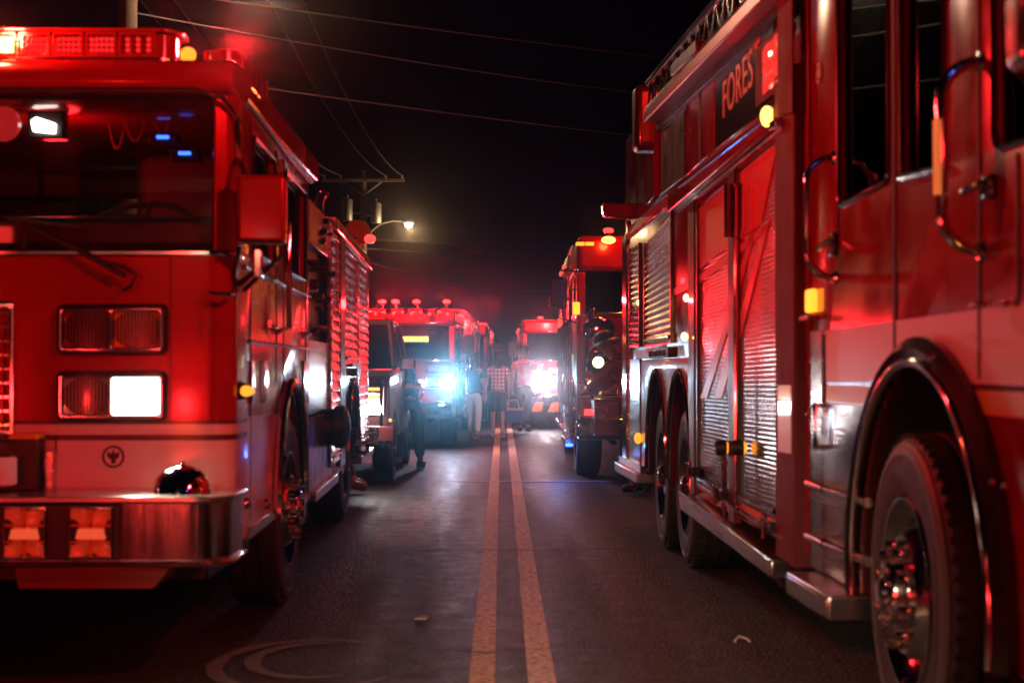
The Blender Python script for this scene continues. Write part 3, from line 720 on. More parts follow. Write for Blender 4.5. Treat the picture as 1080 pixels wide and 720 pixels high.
    mb.tube([P(222, 320, 7.02), P(222, 321, 6.98), P(223, 350, 6.98), P(223, 352, 7.02)], .007, 8); mb.build('grab_handle', 'chrome', R)
    c = S.px(252, 412, 0); ml = sub('marker_light', R)
    MB().ball(c + Vector((.035, -.02, 0)), .030, (1.25, .8, .8)).build('lens', 'lit_marker', ml)
    MB().lathe([(.04, -.02), (.044, 0), (.034, .03)], c, (1, 0, 0), 16).build('base', 'black', ml)
    for px_, py_ in ((256, 530), (277, 531)):
        c = S.px(px_, py_, 0); MB().ball(c + Vector((.015, 0, 0)), .034, (.8, 1, .8)).build('step_knob', 'chrome', R)
    c = S.px(248, 545, 0); 
    # door handles and hinges
    for px_, py_ in ((283, 345), (320, 352)):
        c = S.px(px_, py_, 0); mb = MB(); mb.tube([c + Vector((0, -.07, 0)), c + Vector((.035, -.06, 0)), c + Vector((.035, .06, 0)), c + Vector((0, .07, 0))], .010, 8)
        S.box(mb, c.y - .09, c.y + .09, c.z - .035, c.z + .035, -.008, 0); mb.build('door_handle', 'chrome', R, .002)
    for px_ in (262, 276, 318):
        mb = MB(); S.panel(mb, [(px_, 380), (px_ + 3, 380), (px_ + 3, 425), (px_, 425)], -.02, 0); mb.build('hinge', 'chrome', R, .002)
    # grab rail at the crew door
    mb = MB(); a, b = S.yz(305, 235, -.07), S.yz(305, 345, -.07)
    mb.tube([S.pt(a[0], a[1] + .03, 0), S.pt(a[0], a[1], -.07), S.pt(b[0], b[1], -.07), S.pt(b[0], b[1] - .03, 0)], .014, 8); mb.build('grab_rail', 'chrome', R)
    # mirror
    mr = sub('side_mirror', R); MY = 6.92
    a, b = P(249, 184, MY), P(301, 256, MY)
    MB().box(a.x, b.x, MY, MY + .09, b.z, a.z).build('mirror_housing', 'paint', mr, .022, seg=4)
    MB().tube([P(252, 255, MY - .004), P(299, 256, MY - .004)], .012, 8).build('mirror_rim', 'chrome', mr)
    MB().box(a.x + .015, b.x - .015, MY + .088, MY + .094, b.z + .015, a.z - .015).build('mirror_glass', 'bell_chrome', mr)
    MB().tube([P(252, 262, MY + .04), P(247, 292, 7.12), P(247, 298, 7.3)], .012, 8).build('mirror_arm', 'black_trim', mr)
    mb = MB(); mb.tube([P(271, 258, MY + .05), P(271, 285, MY + .05), P(252, 300, 7.2)], .014, 8)
    mb.tube([P(298, 258, MY + .05), P(296, 270, MY + .05), P(258, 306, 7.2)], .011, 8)
    mb.tube([P(258, 184, MY + .05), P(252, 170, 7.05), P(246, 168, 7.2)], .011, 8); mb.build('mirror_bracket', 'black_trim', mr)
    mb = MB(); mb.box(P(267, 0, MY).x, P(275, 0, MY).x, MY + .02, MY + .08, P(0, 292, MY).z, P(0, 262, MY).z); mb.build('mirror_mount', 'chrome', mr, .006)
    # ---- light bar
    LY = 7.30; sL = F / LY; lx1 = (188 - VX) / sL; lx0 = 2 * xc - lx1
    lz0, lz1 = CZ - (59 - VY) / sL, CZ - (31 - VY) / sL
    lb = sub('light_bar', R)
    mb = MB(); mb.prism([(a, b, lz1 - .006) for a, b in rrect(lx0, lx1, LY, LY + .32, .10)], (0, 0, .014)); mb.build('bar_top', 'red_lens', lb, .004)
    mb = MB(); mb.prism([(a, b, lz0 - .03) for a, b in rrect(lx0 + .02, lx1 - .02, LY + .01, LY + .31, .09)], (0, 0, .028)); mb.build('bar_base', 'aluminium', lb, .004)
    mb = MB(); mb.prism([(a, b, lz0) for a, b in rrect(lx0 + .03, lx1 - .03, LY + .05, LY + .27, .08)], (0, 0, lz1 - lz0 - .01)); mb.build('bar_core', 'red_lens', lb)
    bounds = [-30, -6, 17, 53, 88, 123, 165]
    for i in range(len(bounds) - 1):
        for mir in (0, 1):
            a0, a1 = (bounds[i] + 1.5 - VX) / sL, (bounds[i + 1] - 1.5 - VX) / sL
            if mir: a0, a1 = 2 * xc - a1, 2 * xc - a0
            if mir and a1 > (bounds[0] - VX) / sL: continue
            lit = i <= 1
            plate('module_frame', 'red_lens', lb, [(a0, lz0), (a1, lz0), (a1, lz1 - .01), (a0, lz1 - .01)], [[(a0 + .008, lz0 + .012), (a0 + .008, lz1 - .02), (a1 - .008, lz1 - .02), (a1 - .008, lz0 + .012)]], lambda a, b, c: Vector((a, LY + .005 + c, b)), .012, .001)
            mb = MB(); cols = 5 if i < 5 else 3
            for cc in range(cols):
                for rr in range(3):
                    p = Vector((a0 + .012 + (a1 - a0 - .024) * (cc + .5) / cols, LY + .03, lz0 + .018 + (lz1 - lz0 - .045) * (rr + .5) / 3))
                    mb.lathe([(.001, -.010), (.006, -.008), (.011, .006)], p, (0, -1, 0), 8)
            mb.build('led', ('lit_amber_hi' if i == 1 else 'lit_red') if lit else 'lit_red_dim', lb)
    mb = MB(); mb.tube([(lx0 + .05, LY, lz0 - .014), (lx1 - .08, LY, lz0 - .014)], .008, 6); mb.build('bar_trim', 'chrome', lb)
    for xx in (xc - .6, xc + .6, lx1 - .15): MB().box(xx - .03, xx + .03, LY + .1, LY + .22, 2.66, lz0 - .02).build('bar_foot', 'black', lb, .004)
    c = P(198, 58, 7.28); MB().ball(c, .036).build('amber_beacon', 'lit_marker', R); MB().lathe([(.02, -.05), (.026, -.01), (.02, .0)], c, (0, 0, 1), 12).build('beacon_base', 'chrome', R)
    MB().prism([(a, b, 2.665) for a, b in rrect(P(212, 0, 7.5).x, xr - .03, 7.42, 8.35, .1)], (0, 0, .10)).build('side_warning_light', 'red_lens', R, .03, seg=3)
    mb = MB()
    for k in range(5): mb.tube([(xr - .028, 7.5 + k * .18, 2.67), (xr - .028, 7.5 + k * .18, 2.76)], .007, 6)
    mb.build('light_rib', 'chrome', R)
    lamp((xr - .12, 7.9, 2.88), RED, 240, .05, R)                 # flashing modules of the bar
    lamp(((2 - VX) / sL, LY - .22, lz1 + .03), (1, .08, .04), 45, .05, R)
    # ---- pump panel
    zt_, ztB = 2.43, 2.42
    mb = MB(); S.box(mb, 10.42, 12.2, .55, 2.30, .06, 2.40); mb.build('pump_housing', 'black', R)
    for yy0, yy1, z0_, z1_, mt in ((10.42, 12.2, 2.12, 2.40, 'tread'), (10.42, 12.2, 1.02, 1.50, 'tread'), (10.42, 12.2, .52, 1.00, 'paint_dark')):
        mb = MB(); S.box(mb, yy0, yy1, z0_, z1_, 0, .06); mb.build('pump_panel', mt, R, .004)
    for (px_, py_, r_) in ((341, 238, .05), (338, 250, .05), (330, 300, .035), (336, 322, .04), (331, 350, .03), (341, 345, .035)):
        c = S.px(px_, py_, 0); MB().lathe([(r_, -.02), (r_, .03), (r_ * .8, .035), (r_ * .75, .02), (.001, .02)], c, (1, 0, 0), 18).build('gauge', 'chrome', R)
    c = S.px(343, 450, 0); MB().lathe([(.13, -.05), (.13, .06), (.15, .08), (.15, .14), (.12, .16), (.05, .18), (.001, .18)], c, (1, 0, 0), 24).build('intake_cap', 'black', R)
    mb = MB()
    for k in range(5): MB().tube([S.pt(10.6 + k * .32, 2.0 - (k % 2) * .2, .06), S.pt(10.6 + k * .32, 2.0 - (k % 2) * .2, -.05)], .022, 8).build('valve_knob', 'chrome', R)
    mb = MB(); S.box(mb, 10.40, 12.25, .47, .53, -.05, .3); mb.build('running_board', 'tread', R, .005)
    mb = MB(); mb.tube([S.pt(10.45, .53, -.04), S.pt(12.2, .53, -.04)], .012, 8); mb.build('board_edge', 'chrome', R)
    # roof ornaments on the body: antenna and light
    for px_, py0, py1, Yd in ((334, 202, 224, 11.4), (342, 204, 226, 11.9)):
        a, b = P(px_ + 3, py0, Yd), P(px_, py1, Yd); mb = MB(); mb.tube([b, (a + b) / 2 + Vector((-.02, 0, 0)), a], .007, 6); mb.ball(a, .02); mb.build('deck_fitting', 'chrome', R)
    # ---- body with roller shutters
    BY0 = 12.25
    rw = (14.3, .53)
    ar = arch(rw[0], rw[1] + .03, .68, .66, .50, 20)
    plate('body_side', 'aluminium', R, [(BY0, .50), (BY0, 2.43), (YR, 2.40), (YR, .50)] + ar, [], lambda a, b, c: S.pt(a, b, c), .06)
    mb = MB(); S.ypanel(mb, [(BY0, 1.3), (YR, 1.3), (YR, 2.38), (BY0, 2.40)], .07, 2.43); mb.build('body_box', 'paint', R, .01)
    mb = MB(); S.box(mb, BY0, rw[0] - .72, .5, 1.3, .07, 2.43); S.box(mb, rw[0] + .72, YR, .5, 1.3, .07, 2.43); S.box(mb, rw[0] - .72, rw[0] + .72, .5, 1.3, .8, 1.7); mb.build('body_box_lower', 'paint_dark', R)
    mb = MB(); S.ypanel(mb, [(BY0, 2.37), (YR + .05, 2.34), (YR + .05, 2.43), (BY0, 2.46)], -.03, .1); mb.build('body_top_rail', 'tread', R, .01)
    mb = MB(); mb.tube([S.pt(BY0, 2.36, -.03), S.pt(YR + .05, 2.33, -.03)], .012, 8); mb.build('rail_trim', 'chrome', R)
    Yc = [S.Y(p) for p in (347, 355, 361, 374, 376, 386)]
    doors = [(Yc[0], Yc[1], .62, 2.28, 22), (Yc[2], Yc[3], 1.35, 2.28, 13), (Yc[4], Yc[5], .62, 2.26, 22)]
    for (ya, yb, zb_, zt2, n) in doors:
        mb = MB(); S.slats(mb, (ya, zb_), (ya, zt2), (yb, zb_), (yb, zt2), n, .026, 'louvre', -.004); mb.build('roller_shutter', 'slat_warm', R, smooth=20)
        mb = MB()
        for yy in (ya - .04, yb): S.box(mb, yy, yy + .04, zb_ - .02, zt2 + .03, -.022, 0)
        S.box(mb, ya - .04, yb + .04, zt2, zt2 + .04, -.022, 0); mb.build('shutter_track', 'aluminium', R, .003)
        mb = MB(); mb.tube([S.pt(ya + .05, zb_ + .05, -.03), S.pt(yb - .05, zb_ + .05, -.03)], .012, 8); mb.build('lift_bar', 'chrome', R)
    Yq = [S.Y(p) for p in (356, 361)]
    mb = MB(); S.box(mb, Yq[0], Yq[1], .55, 2.40, -.028, 0); mb.build('body_post', 'paint_dark', R, .003)
    mb = MB(); S.box(mb, rw[0] - .55, rw[0] - .1, 1.25, 1.32, -.09, 0); S.box(mb, rw[0] - .55, rw[0] + .5, 1.33, 1.36, -.05, 0); mb.build('fender_light', 'black', R, .004)
    MB().tube([S.pt(a, b, -.02) for a, b in arch(rw[0], rw[1] + .03, .68, .66, .50, 24)], .024, 8).build('wheel_arch_trim', 'chrome', R)
    vs = []
    for a, b in ar: vs += [S.pt(a, b, 0), S.pt(a, b, .8)]
    MB().add(vs, [(2 * i, 2 * i + 1, 2 * i + 3, 2 * i + 2) for i in range(len(ar) - 1)]).build('wheel_well', 'dark_void', R)
    # folding steps near the rear
    mb = MB()
    for px_, py_ in ((375, 478), (382, 466), (387, 462)):
        mb = MB(); c = S.px(px_, py_, 0); mb.tube([c, c + Vector((.10, .02, 0)), c + Vector((.10, .25, 0)), c + Vector((0, .28, 0))], .012, 6); mb.tube([c + Vector((0, 0, .09)), c + Vector((.10, .02, .09)), c + Vector((.10, .25, .09)), c + Vector((0, .28, .09))], .012, 6)
        mb.tube([c + Vector((.10, .02, 0)), c + Vector((.10, .02, .09))], .010, 6); mb.tube([c + Vector((.10, .25, 0)), c + Vector((.10, .25, .09))], .010, 6)
        mb.build('folding_step', 'chrome', R)
    mb = MB(); S.box(mb, rw[0] + .72, YR + .3, .44, .50, -.05, 2.3); mb.build('rear_step', 'tread', R, .006)
    for k in range(3):
        mb = MB(); S.box(mb, 12.3, 13.55, .50 + k * .0, .52, -.04, .05); 
    c = S.px(387, 252, 0); MB().ball(c + Vector((.03, 0, 0)), .06, (1, 1, .8)).build('corner_beacon', 'lit_red_mid', R)
    c = S.px(374, 262, .25); MB().lathe([(.02, 0), (.09, .05), (.14, .14), (.15, .2)], c + Vector((0, .1, .12)), (.2, -.9, .25), 20).build('scene_light', 'amber_lens', R)
    # chassis and wheels
    mb = MB(); mb.box(xc - .45, xc + .45, 7.3, YR, .45, .75); mb.build('chassis', 'black', R, .01)
    mb = MB(); mb.box(xl + .1, xr - .12, 7.1, 8.3, .40, .56); mb.build('underbody', 'black', R, .01)
    wheel(R, S.pt(wc[0] + .12, .53, .0), -1, style='front')
    wheel(R, S.pt(rw[0], .53, .05), -1)
    wheel(R, S.pt(wc[0], .53, 2.40), 1); wheel(R, S.pt(rw[0], .53, 2.40), 1)
    mb = MB(); mb.tube([S.pt(wc[0], .53, .2), S.pt(wc[0], .53, 2.2)], .07, 10); mb.tube([S.pt(rw[0], .53, .2), S.pt(rw[0], .53, 2.2)], .09, 10); mb.build('axle', 'black', R)
    # rear wall of the body, tail lamps
    mb = MB(); S.box(mb, YR, YR + .02, .5, 2.38, .05, 2.4); mb.build('rear_panel', 'aluminium', R)
    return R
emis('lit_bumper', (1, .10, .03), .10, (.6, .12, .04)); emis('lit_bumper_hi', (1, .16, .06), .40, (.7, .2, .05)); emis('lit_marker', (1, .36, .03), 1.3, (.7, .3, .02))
truck_a()

# ------------------------------------------------------------------ ENGINE B (right, near)
def truck_b():
    S = Side(1.616, -.035, 1)
    W = 2.45
    R = empty('fire_engine', (2.6, 8.5, 0), 'big red fire engine on the right with looped grab rails and tandem rear wheels', 'fire engine', 'fire engines parked in two rows')
    def pan(name, mat, pxs, d0, d1, bevel=.003, parent=R):
        return S.panel(MB(), pxs, d0, d1).build(name, mat, parent, bevel)
    def yz(*p): return S.yz(*p)
    # ---------- cab side sheet with windows and arch
    ac = (5.45, .56)
    Y0c, Y1c = 2.75, 7.10; ztop = 3.12
    ar = arch(ac[0], ac[1], .79, .78, .46, 28)
    outl = [(Y0c, .46), (Y0c, ztop), (Y1c, ztop), (Y1c, .46)] + ar
    W1 = quad_round([yz(886, -70), yz(940, -110), yz(940, 190), yz(886, 218)], .05)
    W2 = quad_round([yz(953, -100), yz(999, -120), yz(999, 176), yz(953, 187)], .04)
    W3 = quad_round([yz(1052, -140), (3.35, 2.62), (3.35, 1.93), yz(1052, 158)], .06)
    for sd, f in ((0, lambda a, b, c: S.pt(a, b, c)), (1, lambda a, b, c: S.pt(a, b, W - c))):
        plate('cab_side', 'paint', R, outl, [W1, W2, W3], f, .05, .008)
        for q in (W1, W2, W3):
            plate('side_window', 'glass_dark', R, q, [], (lambda a, b, c: S.pt(a, b, .022 + c)) if sd == 0 else (lambda a, b, c: S.pt(a, b, W - .03 + c)), .006, 0)
    for q in (W1, W2, W3):
        MB().tube([S.pt(a, b, -.002) for a, b in q], .011, 6, closed=True).build('window_seal', 'black_trim', R)
    mb = MB(); q = [yz(955, 187), yz(1003, 176)]; mb.tube([S.pt(*q[0], -.012), S.pt(*q[1], -.012)], .016, 8); mb.build('window_ledge', 'chrome', R)
    # interior shell
    MB().box(1.5, 3.75, Y0c + .3, Y0c + .34, .6, 2.9).build('dash_wall', 'black', R)
    a = S.pt(Y1c - .1, 0, .1).x
    MB().box(a, a + 2.2, Y1c - .1, Y1c - .06, .6, 3.0).build('cab_rear_wall', 'black', R)
    mb = MB(); mb.hexa([S.pt(Y0c, 2.98, .02), S.pt(Y0c, 2.98, W - .02), S.pt(Y1c, 2.98, W - .02), S.pt(Y1c, 2.98, .02), S.pt(Y0c, 3.14, .02), S.pt(Y0c, 3.14, W - .02), S.pt(Y1c, 3.14, W - .02), S.pt(Y1c, 3.14, .02)])
    mb.build('roof', 'paint', R, .06, seg=4)
    for Yr in (4.0, 5.9):
        st = sub('cab_seat', R); x = S.pt(Yr, 0, .35).x
        MB().box(x, x + .5, Yr, Yr + .12, 1.3, 2.2).build('backrest', 'vinyl', st, .04); MB().box(x, x + .5, Yr - .45, Yr, 1.2, 1.34).build('seat', 'vinyl', st, .04)
    # front face
    def fq(z0, z1, y, t, x0=0, x1=W): 
        return MB().hexa([S.pt(y, z0, x0), S.pt(y, z0, x1), S.pt(y + t, z0, x1), S.pt(y + t, z0, x0), S.pt(y, z1, x0), S.pt(y, z1, x1), S.pt(y + t, z1, x1), S.pt(y + t, z1, x0)])
    fq(.5, 1.75, Y0c - .04, .05).build('front_panel', 'paint', R, .01)
    fq(1.75, 2.98, Y0c + .01, .01, .06, W - .06).build('windshield', 'glass_dark', R)
    fq(.50, .85, Y0c - .5, .45, -.02, W + .02).build('bumper', 'bell_chrome', R, .04)
    fq(.95, 1.6, Y0c - .06, .02, .7, W - .7).build('grille', 'chrome', R, .01)
    for d in (.1, W - .5):
        fq(1.0, 1.2, Y0c - .07, .03, d, d + .4).build('headlight', 'bulb_off', R, .01)
    # stripe and bands
    def band(name, mat, top, bot, d=-.004):
        return pan(name, mat, top + bot[::-1], d, d + .004, 0)
    arc = lambda ry, rz: arch(ac[0], ac[1], ry, rz, .46, 60)
    # white stripe follows the cab above the arch
    st_top = lambda Y: CZ + (VY - 322) / F * 4.5 + (Y - 4.5) * (-.012)
    zt0 = yz(1078, 320); zt1 = yz(862, 350); zb0 = yz(1080, 412); zb1 = yz(862, 404)
    def lin(p, q, Y): return p[1] + (q[1] - p[1]) * (Y - p[0]) / (q[0] - p[0])
    ztop_ = lambda Y: lin(zt0, zt1, Y); zbot = lambda Y: lin(zb0, zb1, Y)
    poly = [(Y0c, ztop_(Y0c)), (Y1c - .01, ztop_(Y1c)), (Y1c - .01, zbot(Y1c))]
    A = [p for p in arc(.805, .795)]
    Af = [p for p in A if p[1] > zbot(p[0])]
    poly += Af + [(Y0c, zbot(Y0c))]
    plate('white_stripe', 'reflective_stripe', R, poly, [], lambda a, b, c: S.pt(a, b, -.004 + c), .004, 0)
    yh = .075
    far = [(Y1c - .01, zbot(Y1c) - .004), (Y1c - .01, zbot(Y1c) - yh)]
    Ay = [p for p in A if zbot(p[0]) - yh < p[1] < zbot(p[0]) - .004]
    for sgn in (1, -1):
        side = [p for p in Ay if (p[0] - ac[0]) * sgn > 0]
        side.sort(key=lambda p: p[1])
        Ye = Y1c - .01 if sgn > 0 else Y0c
        poly = [(Ye, zbot(Ye) - .004), (Ye, zbot(Ye) - yh), (side[0][0], zbot(side[0][0]) - yh)] + side + [(side[-1][0], zbot(side[-1][0]) - .004)]
        plate('yellow_band', 'reflective_yellow', R, poly, [], lambda a, b, c: S.pt(a, b, -.004 + c), .004, 0)
    # pin lines
    for dz in (.012,):
        mb = MB(); mb.tube([S.pt(Y0c, zbot(Y0c) + .006, -.005), S.pt(ac[0] - .6, zbot(ac[0] - .6) + .006, -.005)], .004, 6); mb.build('pinstripe', 'seam', R)
    # gold lettering fragment on the stripe (curved emblem at the frame edge)
    def txt(s, size, Y, z, mat, parent, d=-.006, ext=.003, name='lettering', stretch=1.0, rise=0.0):
        cu = bpy.data.curves.new(name, 'FONT'); cu.body = s; cu.size = size; cu.extrude = ext; cu.align_x = 'LEFT'
        cu.space_character = 1.05
        tmp = bpy.data.objects.new('tmp', cu); COL.objects.link(tmp); bpy.context.view_layer.update()
        me = bpy.data.meshes.new_from_object(tmp.evaluated_get(bpy.context.evaluated_depsgraph_get())); bpy.data.objects.remove(tmp)
        loc = ORG[parent.name]
        for v in me.vertices:
            x, y, zz = v.co; v.co = S.pt(Y - x * stretch, z + y + x * rise, d - zz) - loc
        me.materials.clear(); return fin(me, name, mat, parent, 0, 30)
    # leaf-like gold scroll
    a0 = yz(1068, 345); sc_ = .11
    pts = []
    for k in range(13):
        t = k / 12; pts.append((a0[0] - .02 - t * .32, a0[1] + .085 - t * .02 - .03 * math.sin(t * 9)))
    for k in range(13):
        t = 1 - k / 12; pts.append((a0[0] - .02 - t * .32, a0[1] - .06 + (1 - t) * .07 - .02 * math.sin(t * 9)))
    plate('gold_scroll', 'gold', R, pts, [], lambda a, b, c: S.pt(a, b, -.009 + c), .003, 0)
    txt('RESCUE', .11, a0[0] - .10, a0[1] - .035, 'reflective_stripe', R, d=-.012, name='stripe_lettering') if False else None
    # seams of doors
    for px_, p0, p1 in ((944, -150, 395), (1034, -150, 400), (1075, 160, 330)):
        pan('door_seam', 'seam', [(px_, p0), (px_ + 3, p0), (px_ + 3, p1), (px_, p1)], -.0055, .0)
    for px_ in (1034, 1060):
        c = S.px(px_, 320, 0); MB().box(c.x - .02, c.x, c.y - .05, c.y + .05, c.z - .01, c.z + .006).build('hinge', 'chrome', R, .003)
    # aluminium lower panels between the column and the arch
    al = [yz(872, 409), yz(923, 411)] ; 
    Afar = sorted([p for p in arc(.80, .79) if p[0] > ac[0] and p[1] < zbot(p[0]) - yh - .004], key=lambda p: -p[1])
    plate('lower_panel', 'aluminium', R, [(6.88, .47), (6.88, zbot(6.9) - yh - .006)] + Afar, [], lambda a, b, c: S.pt(a, b, -.010 + c), .008, .002)
    pan('lower_panel', 'aluminium', [(856, 349), (870, 348), (870, 604), (856, 596)], -.012, .0)
    pan('seam', 'seam', [(870, 352), (872.5, 352), (872.5, 600), (870, 598)], -.006, .0)
    for (p0, p1) in (((853, 509), (916, 530)), ((853, 565), (916, 592))):
        mb = MB(); mb.tube([S.px(p0[0], p0[1], -.03), S.px(870, p0[1] + (p1[1] - p0[1]) * .27, -.03)], .020, 10); mb.build('trim_tube', 'chrome', R)
        mb = MB(); mb.tube([S.px(873, p0[1] + (p1[1] - p0[1]) * .32, -.03), S.px(p1[0], p1[1], -.03)], .020, 10); mb.build('trim_tube', 'chrome', R)
    # step below
    a, b = yz(864, 607), yz(912, 628)
    mb = MB(); S.box(mb, b[0], a[0], .36, .455, -.14, .25); mb.build('entry_step', 'tread', R, .008)
    mb = MB(); S.box(mb, b[0] + .02, a[0] - .02, .37, .44, -.146, -.139); mb.build('step_edge', 'chrome', R, .003)
    # arch: rubber flare outside, chrome lip inside
    vs = []
    for a, b in ar: vs += [S.pt(a, b, 0), S.pt(a, b, .75)]
    MB().add(vs, [(2 * i, 2 * i + 1, 2 * i + 3, 2 * i + 2) for i in range(len(ar) - 1)]).build('wheel_well', 'dark_void', R)
    mb = MB(); S.box(mb, ac[0] - .8, ac[0] + .8, .5, 1.5, .76, .80); mb.build('inner_fender', 'dark_void', R)
    MB().tube([S.pt(a, b, -.045) for a, b in arch(ac[0], ac[1], .79, .78, .46, 44)], .020, 10).build('arch_lip', 'chrome', R)
    n = 44; o = arch(ac[0], ac[1], .80, .79, .46, n); o2 = arch(ac[0], ac[1], .885, .865, .46, n); vs = []
    for i in range(n + 1):
        vs += [S.pt(*o[i], -.045), S.pt((o[i][0] + o2[i][0]) / 2, (o[i][1] + o2[i][1]) / 2, -.06), S.pt(*o2[i], -.03), S.pt(*o2[i], 0)]
    fs = []
    for i in range(n):
        for j in range(3): fs.append((4 * i + j, 4 * i + j + 1, 4 * i + 4 + j + 1, 4 * i + 4 + j))
    MB().add(vs, fs).build('arch_flare', 'black_trim', R)
    for px_, py_ in ((985, 377), (1047, 508), (1060, 512)):
        MB().ball(S.px(px_, py_, -.06), .010).build('flare_bolt', 'chrome', R)
    # grab rails (stand off the body, the paint mirrors them)
    def rail(p_body_top, p_top, p_bot, p_body_bot, d, r=.016):
        a = S.px(*p_top, -d); b = S.px(*p_bot, -d)
        A0 = S.pt(a.y - .0, a.z, 0); pts = []
        Ya, Yb = a.y, b.y
        n = 7
        for i in range(n + 1):
            an = rad(90 * i / n); pts.append(S.pt(Ya, a.z + .0 + d * .9 * math.cos(an) * 1.0, -d * math.sin(an)))
        for i in range(n + 1):
            an = rad(90 - 90 * i / n); pts.append(S.pt(Yb, b.z - d * .9 * math.cos(an), -d * math.sin(an)))
        return pts
    g1 = sub('grab_rail', R)
    mb = MB(); mb.tube(rail(None, (852, 192), (852, 266), None, .115), .017, 10); mb.build('rail_tube', 'chrome', g1)
    for zz in (S.px(852, 192, -.115), S.px(852, 266, -.115)):
        pass
    g2 = sub('grab_rail', R)
    pts = rail(None, (995, 102), (995, 226), None, .12); mb = MB(); mb.tube(pts, .019, 10); mb.build('rail_tube', 'chrome', g2)
    a, b = S.px(995, 126, -.12), S.px(995, 205, -.12)
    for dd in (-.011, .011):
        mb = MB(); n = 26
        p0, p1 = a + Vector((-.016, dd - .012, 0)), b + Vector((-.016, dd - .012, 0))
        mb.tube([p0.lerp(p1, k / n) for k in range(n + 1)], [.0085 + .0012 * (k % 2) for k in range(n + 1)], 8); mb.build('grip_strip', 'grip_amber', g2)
    for pp in ((rail(None, (852, 192), (852, 266), None, .115)), pts):
        for e in (0, -1):
            MB().lathe([(.001, -.012), (.03, -.01), (.034, 0)], pp[e], (1, 0, 0), 16).build('rail_flange', 'chrome', R)
    # door handle paddle beside the big rail and small fittings
    c = S.px(1048, 196, 0); mb = MB(); S.box(mb, c.y - .05, c.y + .05, c.z - .035, c.z + .035, -.02, 0); mb.build('door_handle', 'black_trim', R, .01)
    mb = MB(); mb.tube([c + Vector((-.02, .0, .01)), c + Vector((-.05, .03, .0)), c + Vector((-.05, .12, -.005))], .012, 8); mb.build('handle_lever', 'chrome', R)
    c = S.px(882, 258, 0); mb = MB(); S.box(mb, c.y - .05, c.y + .05, c.z - .05, c.z + .05, -.02, 0); mb.build('door_handle', 'black_trim', R, .01)
    mb = MB(); mb.tube([c + Vector((-.02, 0, .02)), c + Vector((-.05, .02, .0)), c + Vector((-.05, .10, -.01))], .012, 8); mb.build('handle_lever', 'chrome', R)
    # mirror arm piece at the frame edge
    mb = MB(); c = S.px(1068, 20, -.12); mb.tube([S.px(1066, 8, -.10), S.px(1068, 20, -.12), S.px(1074, 42, -.14), S.px(1095, 60, -.2), S.px(1130, 40, -.35)], .016, 8); mb.build('mirror_arm', 'chrome', R)
    MB().box(-.02 + S.px(1140, 0, -.5).x, .02 + S.px(1140, 0, -.5).x + .3, 3.1, 3.2, 1.9, 2.35).build('mirror', 'chrome', R, .02)
    # marker lamps on the cab
    c = S.px(855, 317, -.02); mb = MB(); S.box(mb, c.y - .06, c.y + .06, c.z - .05, c.z + .05, -.03, 0); mb.build('side_marker', 'lit_marker_bright', R, .01)
    mb = MB(); S.box(mb, c.y - .09, c.y + .09, c.z - .085, c.z - .062, -.05, 0); mb.build('marker_shelf', 'chrome', R, .004)
    MB().lathe([(.045, 0), (.045, -.006), (.034, -.006), (.034, 0)], S.px(866, 76, -.0), (1, 0, 0), 24, True).build('round_badge', 'gold', R)
    MB().lathe([(.001, -.004), (.02, -.004), (.022, 0)], S.px(866, 76, -.0), (1, 0, 0), 24).build('badge_centre', 'gold', R)
    for px_, py_ in ((855, 157), (857, 176), (851, 437)):
        MB().ball(S.px(px_, py_, -.005), .009).build('rivet', 'chrome', R)
    c0, c1 = S.px(860, 428, -.04), S.px(860, 470, -.04); mb = MB(); mb.tube([S.px(860, 426, 0), c0, c1, S.px(860, 472, 0)], .012, 8); mb.build('short_rail', 'chrome', R)
    # ---------- corner column between cab and body
    pan('corner_column', 'matte_red', [(829, 80), (850, 65), (850, 600), (829, 586)], -.05, .10, .012)
    pan('column_upper', 'matte_red', [(835, -30), (851, -60), (851, 118), (835, 122)], -.06, -.051, .006)
    pan('yellow_band', 'reflective_yellow', [(833, 406), (847, 406), (847, 421), (833, 421)], -.054, -.051, 0)
    pan('white_stripe', 'reflective_stripe', [(833, 423), (847, 423), (847, 478), (833, 476)], -.054, -.051, 0)
    # ---------- body
    YB0, YB1 = 7.15, 14.2
    wA, wBw = 10.92, 12.06
    a1 = arch(wA, .56, .545, .74, .52, 20); a2 = arch(wBw, .56, .545, .74, .52, 20)
    zb_ = .50
    outl = [(YB0, zb_), (YB0, 3.10), (YB1, 3.30), (YB1, zb_ + .02)] + a2 + a1
    plate('body_side', 'paint', R, outl, [], lambda a, b, c: S.pt(a, b, c), .05, .004)
    mb = MB(); S.ypanel(mb, [(YB0, 1.45), (YB1, 1.45), (YB1, 3.22), (YB0, 3.02)], .06, W); mb.build('body_box', 'paint_dark', R, .01)
    mb = MB(); S.box(mb, YB0, wA - .60, .52, 1.45, .06, W); S.box(mb, wBw + .60, YB1, .52, 1.45, .06, W); S.box(mb, wA - .6, wBw + .6, .6, 1.45, .8, W - .8); mb.build('body_box_lower', 'paint_dark', R)
    for q in (a1, a2):
        vs = []
        for a, b in q: vs += [S.pt(a, b, -.004), S.pt(a, b, .8)]
        MB().add(vs, [(2 * i, 2 * i + 1, 2 * i + 3, 2 * i + 2) for i in range(len(q) - 1)]).build('wheel_well', 'dark_void', R)
    # fender plate (pale) with both arches
    zf = S.yz(705, 378)[1]
    f0, f1 = S.Y(735), S.Y(678)
    plate('fender_panel', 'white_paint', R, [(f0, .55), (f0, zf), (f1, zf), (f1, .55)] + arch(wBw, .56, .55, .745, .55, 20) + arch(wA, .56, .55, .745, .55, 20), [], lambda a, b, c: S.pt(a, b, -.010 + c), .008, .001)
